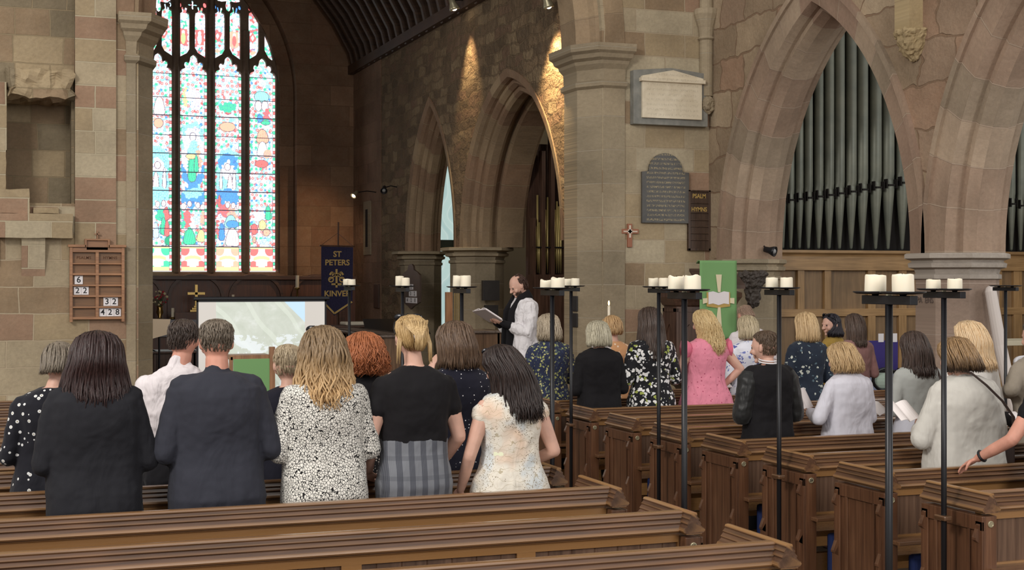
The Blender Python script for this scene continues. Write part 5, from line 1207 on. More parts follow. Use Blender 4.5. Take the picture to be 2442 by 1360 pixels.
def hair_geo(Mh, H, k, prof, n, wave=0, freq=20, r0=.006, phi=PI, seed=0, sep=1.0, L_var=.12, start=.13, jit=.25, Lx=(0,0), lk=None):
    """prof: (drop below crown, half width, back depth, front depth); shell plus tapered locks"""
    rg = random.Random(seed); piv = H - .21*k
    def interp(dz):
        if dz <= prof[0][0]: return prof[0]
        for a, b in zip(prof, prof[1:]):
            if dz <= b[0]:
                t = (dz-a[0])/(b[0]-a[0]); t = t*t*(3-2*t)*.5 + t*.5; return tuple(a[i]*(1-t)+b[i]*t for i in range(4))
        return prof[-1]
    total = prof[-1][0]
    def P(dz, ph, kk=1.0, dx=0, dy=0):
        _, w_, bk, fr = interp(dz); c = math.cos(ph); y = -bk*c if c > 0 else -fr*c
        p = Vector((w_*math.sin(ph)*kk*k + dx + Lx[0]*dz, y*kk*k + dy + Lx[1]*dz, H + .006 - dz*k)); q = Mh @ p
        t = max(0, min(1, (p.z - piv)/(.12*k))); return p*(1-t) + q*t
    mb = MB(); rings = []; N = 26
    ds = [prof[0][0]+.002] + [total*(j/16)**1.2 for j in range(1, 17)]
    ds[-1] = total*.93
    for dz in ds: rings.append([P(dz, 2*PI*j/N, .93) for j in range(N)])
    mb.loft(rings)
    for i in range(n):
        ph = rg.uniform(-phi, phi); d0 = rg.uniform(0, start)**1.0; L = total*(1 - rg.uniform(0, L_var)) - d0
        if lk: d0 = rg.uniform(.004, start); L = min(lk*rg.uniform(.6, 1.2), total*1.02-d0)
        if L < .008: continue
        ns = max(3 if lk else 5, int(L/.028)); lay = rg.uniform(.92, 1.055); pw = rg.uniform(0, 6); am = wave*rg.uniform(.5, 1.2); fq = freq*rg.uniform(.8, 1.2); drift = rg.uniform(-jit, jit)
        pts = []; rad = []
        for s in range(ns+1):
            t = s/ns; dz = d0 + L*t; g = min(1, dz/.12)
            a = am*g*(.4+.9*t); w1, w2 = a*math.sin(fq*dz+pw), a*math.cos(fq*dz*.9+pw*2)
            pts.append(P(dz, ph + drift*t*.5, lay + (.06*rg.uniform(-1,1)*sep if t > .75 else 0), w1, w2*.8)); rad.append(r0*(.55+.45*min(1,t*5))*(1 if t < .6 else 1-.8*(t-.6)/.4))
        mb.tube(pts, rad, 5, .55)
    return mb
people = []
def person(px, Y, H, label, b=1.0, rz=0, pitch=.22, yaw=0, roll=0, top=None, topmat=None, hem=.46, sleeve='long', slmat=None, flare=0, bottom=None, botmat=None, hair=None, hairm=None,
           arms=None, lean=0, skin=SK, face=False, headk=1.0, zfloor=0, waist=None, X=None, vox=.0085, wrinkle=.016, collar=.842, box=0, nkr=.047, pads=0, parts=(), shx=0, ease=.014, headx=0, bdepth=1.0, zfold=True):
    X = atY(px, 0, Y).x if X is None else X
    root = thing('person', label, 'person', (X, Y, zfloor), rz)
    k = H/1.70; hk = headk*(.96+.04*k)
    piv = Vector((headx, lean*H*.86, H - .225*hk))
    Mh = Matrix.Translation(piv) @ Matrix.Rotation(yaw, 4, 'Z') @ Matrix.Rotation(-pitch, 4, 'X') @ Matrix.Rotation(roll, 4, 'Y') @ Matrix.Translation(-Vector((0, 0, H-.225*hk)))
    body = MB()
    ly = lambda z: lean*max(0, z - .5*H)*1.2
    T = [(.47,.165,.115,-.01),(.50,.178,.125,-.012),(.55,.168,.118,-.005),(.60,.142,.1,0),(.64,.14,.1,0),(.70,.158,.112,0),(.745,.168,.115,-.004),(.785,.172,.105,-.012),(.81,.17,.09,-.014),(.828,.135,.074,-.014),(.84,.085,.062,-.012),(.852,.055,.052,-.01)]
    sl = lambda f: (b if f < .78 else 1+(b-1)*.7)
    def tors(f0, f1, off, fl=0, wf=None):
        R_ = []
        zs_ = [f0 + (f1-f0)*i/18 for i in range(19)]
        for z in zs_:
            for a, c in zip(T, T[1:]):
                if a[0] <= z <= c[0] or (z < T[0][0] and a is T[0]) or (z > T[-1][0] and c is T[-1]):
                    t = max(0, min(1, (z-a[0])/(c[0]-a[0]))); w_ = a[1]*(1-t)+c[1]*t; d_ = a[2]*(1-t)+c[2]*t; yo = a[3]*(1-t)+c[3]*t; break
            if off and box: w_ = max(w_, box*(1-max(0,z-.76)*14))
            fl_ = fl*max(0, (.68-z)/.2) if fl else 0
            R_.append(superring(shx*z, yo*H/1.7 + ly(z*H), z*H, w_*k*sl(z)+off+fl_, (d_*k*(1+(b-1)*1.1)*bdepth)+off+fl_*.7))
        return R_
    body.loft(tors(.47, .85, 0))
    nk = nkr*(.85+.15*b)*k
    body.capsule([(0, ly(.82*H)-.012, .82*H), (headx*.3, ly(.86*H)-.008, .86*H), (headx*.8, piv.y+.0, H-.2*hk)], [.06*k, nk, nk*.95], 14)
    Pf = headmesh(body, Mh, H, hk, face)
    for s in (-1, 1):
        body.capsule([(s*.09*k*b, 0, .49*H), (s*.095*k*b, .012, .28*H), (s*.1*k, -.01, .06*H)], [.088*k*b, .056*k*b, .038*k], 14)
        body.capsule([(s*.1*k, -.04, .035), (s*.105*k, .12, .03)], [.036, .03], 10)
    # arms
    A = arms or {}
    armp = {}
    for s, key in ((-1, 'L'), (1, 'R')):
        sh = Vector((s*.158*k*(1+(b-1)*.8)+shx*.8, ly(.8*H)-.012, .791*H)); el, wr, pn = A.get(key, (None, None, None))
        el = Vector(el) if el else Vector((s*.228*k*(.6+.4*b), ly(.62*H)-.02, .63*H)); wr = Vector(wr) if wr else Vector((s*.10, ly(.6*H)+.23, .66*H))
        body.capsule([sh, sh*.5+el*.5, el], [.05*k*(.5+.5*b), .045*k*(.5+.5*b), .037*k*(.6+.4*b)], 12); body.capsule([el, el*.45+wr*.55, wr], [.037*k*(.6+.4*b), .034*k*(.7+.3*b), .024*k], 12)
        hp = hand(body, wr, el, pn or (-s*.5, .2, .9 if not pn else 0), 1.0*k**.5, A.get('curl', .9), side=s)
        armp[key] = (sh, el, wr, hp)
    bo = body.build('body', skin, root, smooth=True); voxel(bo, vox*.85 if not face else .0055, 2)
    if face:
        e = MB()
        for s in (-1, 1): e.ball(Pf(s*.031,.083,.004), .0105*hk, 10, 8)
        e.build('eyes', M_eye, root, smooth=True)
    # upper garment
    def garment(name, mat, f0, f1, off, sleeves, fl=0, wr=wrinkle, wf=None, neck=True, par=root):
        g = MB(); g.loft(tors(f0, f1, off, fl, wf))
        if neck: g.capsule([(0, ly(.83*H)-.012, .82*H), (headx*.2, ly(.85*H)-.01, collar*H)], [.055*k+off*.6, nk+off*.45], 14)
        for s, key in ((-1,'L'),(1,'R')):
            sh, el, wrp, _ = armp[key]; r1, r2, r3 = .047*k*(.5+.5*b)+off*.8, .038*k*(.6+.4*b)+off*.8, .027*k+off*.8
            if pads and f1 > .8: g.capsule([(s*.08*k, ly(.8*H)-.014, .822*H), (s*.155*k*(.5+.5*b), ly(.8*H)-.014, .812*H)], [.05*k, .058*k], 12)
            if sleeves == 'long':
                g.capsule([sh, sh*.5+el*.5, el], [r1, r1*.97, r2+.004], 14); g.capsule([el, el*.4+wrp*.6, wrp - (wrp-el).normalized()*.015], [r2+.004, r2, r3], 14)
            elif sleeves == 'short': g.capsule([sh, sh*.55+el*.45], [r1, r1*1.02], 14)
            elif sleeves == 'elbow': g.capsule([sh, sh*.5+el*.5, el], [r1, r1*1.05, r2*1.12], 14)
            elif sleeves == 'cap': g.capsule([sh + Vector((-s*.02,0,.0)), sh + (el-sh)*.14], [r1, r1*1.1], 14)
            elif sleeves == 'wide':
                g.capsule([sh, sh*.5+el*.5, el + Vector((0,.02,0)), el*.45+wrp*.55], [r1*1.05, r1*1.2, r1*1.2, r1*.95], 16); g.capsule([el + Vector((0,.03,-.02)), el + Vector((0,.06,-.25)), el + Vector((0,.06,-.45))], [r1*1.1, r1*1.15, r1*1.0], 16, .55, (1,0,0)); g.capsule([el*.6+wrp*.4 + Vector((0,0,-.03)), el*.6+wrp*.4 + Vector((0,-.03,-.3))], [r1*.8, r1*.8], 16, .5, (1,0,0))
        o = g.build(name, mat, par, smooth=True); voxel(o, vox, 3, wr, TF); return o
    if bottom:
        under = hem < .52 and not waist
        garment(bottom, botmat, .30 if bottom == 'skirt' else .465, waist or (hem+.07 if under else .61), .004 if under else (.012 if bottom != 'skirt' else .02), None, .02 if (bottom == 'skirt' and not under) else 0, wrinkle*.6, neck=False)
    if bottom == 'trousers':
        tr_ = MB()
        for s in (-1, 1): tr_.capsule([(s*.092*k*b, -.004, .51*H), (s*.095*k*b, .01, .28*H), (s*.1*k, -.008, .07*H)], [.105*k*b, .078*k*b, .06*k], 14)
        tr_.ball((-.075*k*b, -.045, .505*H), (.105*k*b,.085*k*b,.09*k)); tr_.ball((.075*k*b, -.045, .505*H), (.105*k*b,.085*k*b,.09*k))
        o = tr_.build('trouser_legs', botmat, root, smooth=True); voxel(o, vox, 2, .006, TF)
    g_ = garment(top, topmat, hem, .852, ease, sleeve, flare)
    if hair:
        hm = hair_geo(Mh, H, hk, seed=len(people), **hair); h = hm.build('hair', hairm, root, smooth=True, recalc=True)
    people.append(root)
    return dict(root=root, Mh=Mh, H=H, k=k, hk=hk, Pf=Pf, arm=armp, top=g_, ly=ly, X=X, Y=Y)
# ---- hair shapes
def short(n=1100, r0=.0034, vol=1.0, L=.185, wave=.003, lk=.045): return dict(prof=[(0,.012,.012,.012),(.01,.045*vol,.05,.05),(.035,.071*vol,.086*vol,.08),(.07,.080*vol,.103*vol,.05),(.1,.0795*vol,.105*vol,-.005),(.14,.074*vol,.095,-.02),(L,.058,.068,-.02)], n=n, r0=r0, wave=wave, start=L*.92, L_var=.1, jit=.35, lk=lk)
def longh(L, w=.11, back=.12, vol=1.0, endw=None, **kw):
    e = endw or w*.8
    d = dict(prof=[(0,.012,.012,.012),(.012,.05*vol,.055,.052),(.04,.078*vol,.09*vol,.08),(.09,.094*vol,.112*vol,.055),(.16,.1*vol,.118*vol,.03),(.22,(.1*vol+w)/2,.12,.02),(.3,w,back,.0),(L*.75+.02,w*.97,back+.02,-.02),(L,e,back+.018,-.05)], n=420, r0=.0075, start=.15)
    d.update(kw); return d
def bob(L, vol=1.0, w=.1, **kw):
    d = dict(prof=[(0,.012,.012,.012),(.012,.05*vol,.055,.052),(.04,.08*vol,.092*vol,.08),(.09,.097*vol,.115*vol,.055),(.16,w*vol,.118*vol,.03),(L*.9,w*1.03*vol,.112*vol,.012),(L,w*.95*vol,.1*vol,0)], n=420, r0=.0065, start=.15, L_var=.1)
    d.update(kw); return d
def fit(px, ytop, Y):   # height of a head top seen at photo row ytop
    return atY(px, ytop, Y).z
def booklet(P_, off, rz, label, group='white hymn sheets held by the congregation', w_=.105, h_=.15, tilt=.7, openk=.35, tip=0):
    c = Vector((P_['X'], P_['Y'], 0)); a = P_['root'].rotation_euler.z; o = Matrix.Rotation(a, 3, 'Z') @ Vector(off)
    m = MB(); 
    for s in (-1, 1):
        n_ = 6; R1 = []
        for j in range(n_+1):
            u = j/n_; R1.append([(s*u*w_, -.012 - 0, .05*math.sin(u*PI)*openk + u*w_*openk*.5), (s*u*w_, h_, .05*math.sin(u*PI)*openk + u*w_*openk*.5)])
        vs_ = [p for r in R1 for p in r]; m.add(vs_, [(2*j, 2*j+2, 2*j+3, 2*j+1) for j in range(n_)])
    ob = m.build('booklet', M_paper); ob.modifiers.new('t', 'SOLIDIFY').thickness = .003
    ob.location = (c.x+o.x, c.y+o.y, o.z); ob.rotation_euler = (tilt, tip, a + rz)
    tag(ob, label, 'booklet', group); return ob
# ---------------------------------------------------------------- left block, front row (standing before the third pew)
Y1 = 7.33; Y2 = 8.17
M_blk = cloth('black_wool', lin(31,31,36), .5, sheen=.02); M_char = cloth('charcoal_suiting', lin(48,49,58), .45, sheen=.03); M_blk2 = cloth('black_cotton', lin(21,19,22), .4, sheen=.02); M_navy = cloth('navy_cotton', lin(26,26,38), .4, sheen=.02)
M_whs = cloth('white_shirt', lin(222,214,216), .8, fold=5); M_blktr = cloth('black_trousers', lin(24,23,28), .3)
H = fit(235, 790, Y1)
p1 = person(228, Y1, H, 'woman with long dark brown hair in a black jacket, leftmost of the front standing row', b=1.12, pitch=.2, box=.178, pads=1, top='jacket', topmat=M_blk, hem=.43, flare=.01, bottom='skirt', botmat=M_blktr,
    hair=longh(.40, w=.165, back=.125, vol=1.32, endw=.15, n=620, wave=.006, freq=14), hairm=hairmat('hair_dark_brown', lin(30,20,20), lin(62,40,38)), ease=.02, shx=-.01, headx=.01)
H = fit(515, 762, Y1)
p2 = person(517, Y1, H, 'man with short greying brown hair in a charcoal suit jacket', b=1.12, pitch=.12, box=.172, pads=1, nkr=.056, top='suit_jacket', topmat=M_char, hem=.455, flare=.02, bottom='trousers', botmat=M_blktr,
    hair=short(vol=1.06, L=.17), hairm=hairmat('hair_grey_brown', lin(86,74,62), lin(132,120,106)), ease=.022, skin=SK2, collar=.85,
    arms={'L': ((-.268,-.04,1.15), (-.16,.22,1.1), None), 'R': ((.272,-.04,1.15), (.16,.22,1.1), None)})
H = fit(770, 777, Y1)
p3 = person(773, Y1, H, 'woman with long wavy blonde hair in a white blouse with black pebble pattern', b=1.05, pitch=.2, box=.175, top='blouse', topmat=cloth('pebble_print', cobble, .3), hem=.40, flare=.02, bottom='trousers', botmat=M_blktr,
    hair=longh(.45, w=.145, back=.135, vol=1.18, endw=.09, n=620, wave=.020, freq=30, r0=.0075, sep=1.8), hairm=hairmat('hair_balayage', lin(104,84,62), lin(150,124,92), lin(206,170,122), 1.42, 1.66), ease=.02)
H = fit(980, 752, Y1)
p4 = person(987, Y1, H, 'woman with pinned-up blonde hair in a black T-shirt and grey checked trousers', b=1.03, pitch=.1, box=.158, top='t_shirt', topmat=M_blk2, hem=.62, sleeve='short', bottom='trousers', botmat=cloth('grey_check', check, .4), waist=.64,
    hair=dict(prof=[(0,.012,.012,.012),(.012,.05,.055,.052),(.04,.077,.09,.08),(.09,.087,.112,.03),(.13,.082,.112,.0),(.17,.064,.095,-.02),(.2,.045,.07,-.02)], n=520, r0=.005, start=.14, L_var=.1), hairm=hairmat('hair_blonde_up', lin(150,118,72), lin(212,180,128)), ease=.012, headx=-.012,
    arms={'L': ((-.25,-.02,1.17), (-.2,.2,.98), None), 'R': ((.25,-.02,1.17), (.2,.2,.98), None)})
H = fit(1212, 822, Y1)
p5 = person(1216, Y1, H, 'woman with long dark hair in a cream and pastel paisley dress', b=1.0, pitch=.25, roll=-.12, top='dress', topmat=cloth('paisley_cotton', paisley, .5), hem=.36, sleeve='cap', flare=.05, bottom='skirt', botmat=cloth('paisley_skirt', paisley, .5),
    hair=longh(.44, w=.13, back=.13, vol=1.14, endw=.14, n=560, wave=.008, freq=18, r0=.008, sep=1.6, Lx=(.12,0)), hairm=hairmat('hair_black_brown', lin(26,20,20), lin(64,50,46)), ease=.014, headx=-.03,
    arms={'L': ((-.245,-.03,1.06), (-.255,.1,.86), (.6,.4,.2)), 'R': ((.245,-.05,1.07), (.16,.16,.98), None)})
# sash at the waist
sa = MB().loft([superring(0, .0, z*p5['H'], .158*p5['k'], .122*p5['k']) for z in (.6,.625,.65)]).build('waist_sash', cloth('pale_sash', lin(214,216,186), .4), p5['root'], smooth=True)
# ---------------------------------------------------------------- left block, second row
H = fit(145, 815, Y2)
p6 = person(128, Y2, H, 'woman with pinned grey hair in a black dress dotted with white daisies', b=1.08, pitch=.2, box=.16, top='dress', topmat=cloth('daisy_print', dots(lin(26,26,34), lin(220,220,220), 23, .22, 1.0, None, lin(150,140,90)), .35), hem=.36, flare=.04, bottom='skirt', botmat=M_blktr,
    hair=bob(.19, vol=.98, w=.084, n=380, r0=.005), hairm=hairmat('hair_grey_pinned', lin(88,78,68), lin(140,128,112)), headx=.03)
H = fit(437, 762, Y2)
p7 = person(425, Y2, H, 'man with dark brown hair in a white shirt and black trousers', b=1.05, pitch=.15, box=.165, nkr=.055, collar=.856, top='shirt', topmat=M_whs, hem=.56, bottom='trousers', botmat=M_blktr, waist=.585, hair=short(vol=1.06, L=.175), hairm=hairmat('hair_dark_short', lin(46,36,32), lin(84,70,62)), ease=.022, skin=SK2, wrinkle=.03, headx=.03,
    arms={'L': ((-.28,-.02,1.14), (-.14,.24,1.12), None)})
H = fit(690, 822, Y2)
p8 = person(688, Y2, H, 'short-haired blonde grey woman in a navy top, beside the green lectern fall', b=1.0, pitch=.12, top='top', topmat=M_navy, hem=.45, bottom='trousers', botmat=M_blktr, hair=short(vol=1.05, L=.185, n=460, wave=.004), hairm=hairmat('hair_short_blonde_grey', lin(140,122,98), lin(200,182,152)))
H = fit(862, 792, Y2)
p9 = person(868, Y2, H, 'woman with curly copper-red hair in a black top and speckled skirt', b=1.0, pitch=.12, top='top', topmat=M_blk2, hem=.56, bottom='skirt', botmat=cloth('speckled_print', speck, .3), collar=.85,
    hair=bob(.27, vol=1.24, w=.108, n=900, wave=.018, freq=70, r0=.0045, L_var=.25, sep=2), hairm=hairmat('hair_copper', lin(134,74,42), lin(192,118,74), rough=.5))
H = fit(1085, 766, Y2)
p10 = person(1093, Y2, H, 'woman in a navy dress with white polka dots, one hand raised to her cheek', b=1.02, pitch=.18, yaw=-.1, top='dress', topmat=cloth('polka_dots', dots(lin(24,24,38), lin(226,224,226), 40, .15, .35), .35), hem=.4, flare=.03, bottom='skirt', botmat=M_blktr,
    hair=longh(.30, w=.125, back=.125, vol=1.22, endw=.13, n=480, wave=.003), hairm=hairmat('hair_mid_brown', lin(70,54,44), lin(120,96,76)), headx=-.015,
    arms={'L': ((-.27,.06,1.22), (-.175,.06,1.44), (.9,.1,.3)), 'curl': .35})
br = MB().tube([(p10['arm']['L'][2] + Vector((.03*math.cos(t_), .03*math.sin(t_), -.02))) for t_ in [2*PI*j/16 for j in range(17)]], .005, 6).build('bracelet', M_disc, p10['root'])
# ---------------------------------------------------------------- right block
R1, R2 = 11.57, 12.4
def P_r(px, y, Y, label, **kw): return person(px, Y, fit(px, y, Y), label, **kw)
r1 = P_r(1310, 748, R2, 'woman with wavy grey-blonde hair in a navy blouse with yellow flowers', b=1.1, top='blouse', topmat=cloth('yellow_floral', floral(lin(44,50,74), [lin(168,170,104), lin(96,110,100), lin(190,186,130), lin(52,60,90)], 17, .36), .35), hem=.45, bottom='trousers', botmat=M_blktr,
    hair=bob(.27, vol=1.1, w=.1, n=500, wave=.009, freq=34), hairm=hairmat('hair_ash_curls', lin(130,112,92), lin(206,192,168)))
r2 = P_r(1428, 764, R1, 'woman with a straight platinum bob in a black jacket', b=1.06, box=.17, top='jacket', topmat=M_blk2, hem=.45, flare=.01, bottom='trousers', botmat=M_blktr, hair=bob(.25, vol=1.08, w=.104, n=460), hairm=hairmat('hair_platinum', lin(140,132,108), lin(222,214,190)), ease=.02, headx=0)
r3 = P_r(1462, 752, R2, 'woman with tousled strawberry blonde hair in a peach spotted dress', b=1.0, top='dress', topmat=cloth('peach_spots', dots(lin(206,154,110), lin(236,214,190), 22, .2, .8), .4), hem=.4, flare=.03, hair=bob(.2, vol=1.0, w=.085, n=360, wave=.01, freq=40, r0=.005), hairm=hairmat('hair_strawberry', lin(160,122,84), lin(212,178,130)))
r4 = P_r(1552, 732, R1, 'woman with very long brown hair in a black dress with large white flowers', b=1.04, top='dress', topmat=cloth('white_blossom', floral(lin(26,26,30), [lin(228,226,224), lin(228,226,224), lin(214,214,214), lin(228,226,224), lin(150,160,80)], 11, .38), .35), hem=.38, flare=.03, sleeve='elbow',
    hair=longh(.50, w=.135, back=.13, vol=1.12, endw=.15, n=520, wave=.003), hairm=hairmat('hair_chestnut', lin(48,38,34), lin(92,74,64)))
r5 = P_r(1683, 738, R1, 'woman with long crimped blonde hair in a pink dress with frilled sleeves, elbow out', b=1.06, top='dress', topmat=cloth('pink_spots', dots(lin(222,136,156), lin(176,84,110), 24, .16, .9), .6, fold=6), hem=.36, flare=.06, sleeve='cap',
    hair=longh(.44, w=.125, back=.13, vol=1.12, endw=.06, n=560, wave=.010, freq=60, r0=.006, Lx=(.16,0)), hairm=hairmat('hair_golden', lin(176,142,92), lin(228,204,154)), headx=-.02,
    arms={'R': ((.33,-.06,1.2), (.19,.02,1.04), (-.6,.2,.3)), 'L': ((-.26,-.0,1.22), (-.2,.2,1.16), None)})
for s in (-1, 1):
    fr_ = MB(); sh = p = r5['arm']['L' if s < 0 else 'R'][0]; fr_.loft([[(sh.x + s*(.01+q*.05) , sh.y + (.07+q*.02)*math.cos(t_), sh.z + .0 + (.07+q*.025)*math.sin(t_) + .006*math.sin(9*t_)*q) for t_ in [2*PI*j/40 for j in range(40)]] for q in (0,.4,.8,1)])
    fr_.build('frilled_sleeve', bpy.data.materials.get('pink_frill') or cloth('pink_frill', lin(214,110,134), .4), r5['root'], smooth=True)
r6 = P_r(1785, 752, R2, 'woman with a blonde bob in a white blouse with blue flowers, behind the boy', b=1.08, top='blouse', topmat=cloth('blue_floral', floral(lin(226,226,236), [lin(120,130,190), lin(90,96,160), lin(160,170,210)], 12, .56), .4), hem=.42, sleeve='elbow', hair=bob(.255, vol=1.04, w=.098, n=440), hairm=hairmat('hair_bob_blonde', lin(150,134,104), lin(218,202,170)))
r7 = P_r(1796, 726, 13.55, 'close-cropped man in a white shirt, stooping next to the green pulpit fall', b=1.3, top='shirt', topmat=M_whs, hem=.5, bottom='trousers', botmat=M_blktr, skin=SK2, pitch=.45, lean=.08, hair=short(vol=.985, L=.15, n=300, r0=.003), hairm=hairmat('hair_cropped', lin(150,120,102), lin(176,150,132)))
r8 = P_r(1830, 789, 9.02, 'boy with short brown hair in a black varsity jacket, head turned aside', b=1.0, pitch=.15, yaw=.55, box=.165, pads=1, top='jacket', topmat=M_blk2, hem=.44, bottom='trousers', botmat=M_blktr, ease=.028, hair=short(vol=1.02, L=.185, n=1000, r0=.0032), hairm=hairmat('hair_boy_brown', lin(74,58,46), lin(112,92,74)), face=True, wrinkle=.022)
M_lea = cloth('black_leather', lin(34,34,34), .5, rough=.4)
for s, key in ((-1,'L'),(1,'R')):
    sh, el, wr, _ = r8['arm'][key]; g = MB(); g.capsule([sh*.94+el*.06, sh*.5+el*.5, el], [.088,.08,.07], 14); g.capsule([el, el*.4+wr*.6, wr - (wr-el).normalized()*.015], [.07,.062,.05], 14)
    o = g.build('leather_sleeve', M_lea, r8['root'], smooth=True); voxel(o, .009, 3, .02, TF)
cb_ = MB()
for q_, (z, r) in enumerate(((.862,.068),(.872,.066))): cb_.tube([(.0 + r*math.cos(t_), -.01 + r*math.sin(t_), z*r8['H'] + .01*math.sin(t_)) for t_ in [2*PI*j/24 for j in range(25)]], .005, 6)
cb_.build('striped_collar', M_card, r8['root'])
r9 = P_r(1924, 744, R1, 'woman with straight honey blonde hair in a dark navy floral blouse', b=.98, top='blouse', topmat=cloth('navy_floral', floral(lin(34,42,56), [lin(196,200,190), lin(90,110,120), lin(160,166,160)], 13, .53), .4), hem=.45, hair=bob(.30, vol=1.06, w=.102, n=460), hairm=hairmat('hair_honey', lin(170,138,96), lin(224,196,152)))
r10 = P_r(1985, 748, 13.2, 'black-haired woman in a mustard top, her face turned in profile', b=.92, yaw=1.2, pitch=.15, rz=.5, top='top', topmat=cloth('mustard_knit', lin(168,136,64), .4), hem=.42, hair=longh(.27, w=.1, back=.11, vol=1.0, n=400), hairm=hairmat('hair_black', lin(22,20,26), lin(52,46,56)), face=True)
r11 = P_r(2040, 748, 12.38, 'woman with long dark brown hair in a dusky pink top', b=.92, top='top', topmat=cloth('dusky_pink', lin(148,110,106), .4), hem=.42, hair=longh(.36, w=.1, back=.12, vol=1.04, endw=.1, n=440), hairm=hairmat('hair_smoky_brown', lin(58,46,40), lin(104,84,72)))
R3 = 9.05
r12 = P_r(2018, 815, R3, 'woman with tousled strawberry hair in a white linen jacket', b=1.12, box=.18, top='linen_jacket', topmat=cloth('white_linen', lin(214,212,222), .55, fold=4), hem=.43, flare=.01, bottom='trousers', botmat=M_blktr, ease=.018, shx=.02, headx=-.02, rz=.15, pitch=.3,
    hair=bob(.245, vol=1.14, w=.108, n=560, wave=.010, freq=38, r0=.006), hairm=hairmat('hair_tousled', lin(158,126,88), lin(212,182,136)), arms={'L': ((-.285,-.02,1.0), (-.16,.22,1.02), None)})
r13 = P_r(2188, 790, R3, 'woman with long dark brown hair in a pale grey cardigan', b=.98, top='cardigan', topmat=cloth('grey_knit', lin(170,172,168), .4), hem=.55, bottom='skirt', botmat=cloth('white_skirt', lin(206,206,216), .4), pitch=.2, rz=-.1,
    hair=longh(.37, w=.125, back=.125, vol=1.08, endw=.12, n=500, wave=.006), hairm=hairmat('hair_dark_chocolate', lin(46,36,32), lin(86,68,60)), headx=-.02)
R4 = 7.4
r15 = P_r(2312, 765, 8.25, 'woman with long pale blonde hair in a white top, next to the pink column', b=1.02, top='top', topmat=cloth('white_cotton', lin(220,216,210), .5), hem=.42, pitch=.2, hair=longh(.37, w=.125, back=.13, vol=1.18, endw=.11, n=520, Lx=(.2,0)), hairm=hairmat('hair_pale_blonde', lin(206,166,116), lin(238,216,182)))
r14 = P_r(2298, 803, R4, 'woman with a brown and blonde bob in a loose cream tunic', b=1.15, box=.195, top='tunic', topmat=cloth('cream_tunic', lin(200,196,188), .55, fold=3.5), hem=.38, flare=.03, bottom='skirt', botmat=cloth('cream_skirt', lin(196,192,186), .4), ease=.03, pitch=.3, rz=-.05, wrinkle=.016,
    hair=bob(.235, vol=1.16, w=.104, n=520), hairm=hairmat('hair_brown_blonde', lin(110,84,58), lin(176,142,100), lin(64,48,36), 1.46, 1.56), headx=-.04, arms={'L': ((-.31,.0,1.02), (-.16,.24,1.06), None)})
r16 = person(2475, 8.2, 1.74, 'person in a beige jacket at the right edge, only one sleeve in view', b=1.15, top='jacket', topmat=cloth('beige_jacket', lin(150,140,126), .5), hem=.45, arms={'L': ((-.27,-.05,1.25), (-.12,.2,1.2), None)}, hair=short(), hairm=hairmat('hair_edge_a', lin(60,50,44), lin(90,76,66)))
r17 = person(2530, 6.50, 1.72, 'person at the lower right edge resting a hand with a dark watch on the pew', b=1.1, top='t_shirt', topmat=M_blk2, hem=.45, sleeve='short', rz=.1, skin=SK2, hair=short(), hairm=hairmat('hair_edge_b', lin(60,50,44), lin(90,76,66)),
    arms={'L': ((-.36,.02,1.12), (-.42,.22,.995), (.1,-.3,-.9)), 'curl': .55}, bottom='trousers', botmat=M_blktr)
wt = r17['arm']['L']; dv = (wt[2]-wt[1]).normalized(); uu = dv.orthogonal().normalized(); vv = dv.cross(uu)
MB().tube([wt[2] - dv*.03 + (uu*math.cos(t_)+vv*math.sin(t_))*.031 for t_ in [2*PI*j/20 for j in range(21)]], .008, 6).build('watch_strap', M_black, r17['root'])
r18 = person(2520, 7.36, 1.70, 'person in black at the right edge holding an open hymn sheet', b=1.1, top='jacket', topmat=M_blk2, hem=.45, arms={'L': ((-.25,.0,1.08), (-.2,.26,1.12), None)}, hair=short(), hairm=hairmat('hair_edge_c', lin(60,50,44), lin(90,76,66)), bottom='trousers', botmat=M_blktr)
# ---------------------------------------------------------------- the clergyman
YV = 14.8
HV = atY(1222, 655, YV).z - .3
vic = person(1246, YV, HV+.01, 'balding bearded clergyman in white surplice and black scarf reading from a book', b=1.0, rz=PI/2+.1, pitch=.5, top='surplice', topmat=cloth('white_surplice', lin(226,222,224), .9, fold=7), hem=.12, flare=.03, sleeve='wide', zfloor=.3, face=True, collar=.84, ease=.03, wrinkle=.03,
    arms={'L': ((-.2,.02,1.13), (-.09,.29,1.25), (.5,.2,.9)), 'R': ((.2,.02,1.13), (.09,.29,1.25), (-.5,.2,.9)), 'curl': .8},
    hair=dict(prof=[(.03,.03,.07,-.035),(.045,.06,.095,-.01),(.07,.082,.107,.02),(.11,.083,.107,.012),(.15,.074,.092,-.01),(.185,.058,.07,-.02)], n=600, r0=.0034, start=.16, L_var=.2, wave=.002, phi=2.0, lk=.04), hairm=hairmat('hair_clergy', lin(54,36,30), lin(92,66,54)))
Pf = vic['Pf']; bd = MB(); rgb = random.Random(9)
for i in range(260):
    a = rgb.uniform(-1.25, 1.25); z = rgb.uniform(-.105, -.05); r_x = .062*(1+ (z+.05)*3.5); p0 = Pf(r_x*math.sin(a)*1.02, .088*math.cos(a)-.008, z); p1 = Pf(r_x*math.sin(a), .09*math.cos(a)-.004, z-.02); bd.tube([p0, (p0+p1)/2 + (p0-Pf(0,0,z))*.03, p1], [.003,.003,.001], 4)
bd.build('beard', hairmat('beard_brown', lin(60,42,34), lin(100,76,62)), vic['root'], smooth=True)
sc2 = MB(); Hh = vic['H']
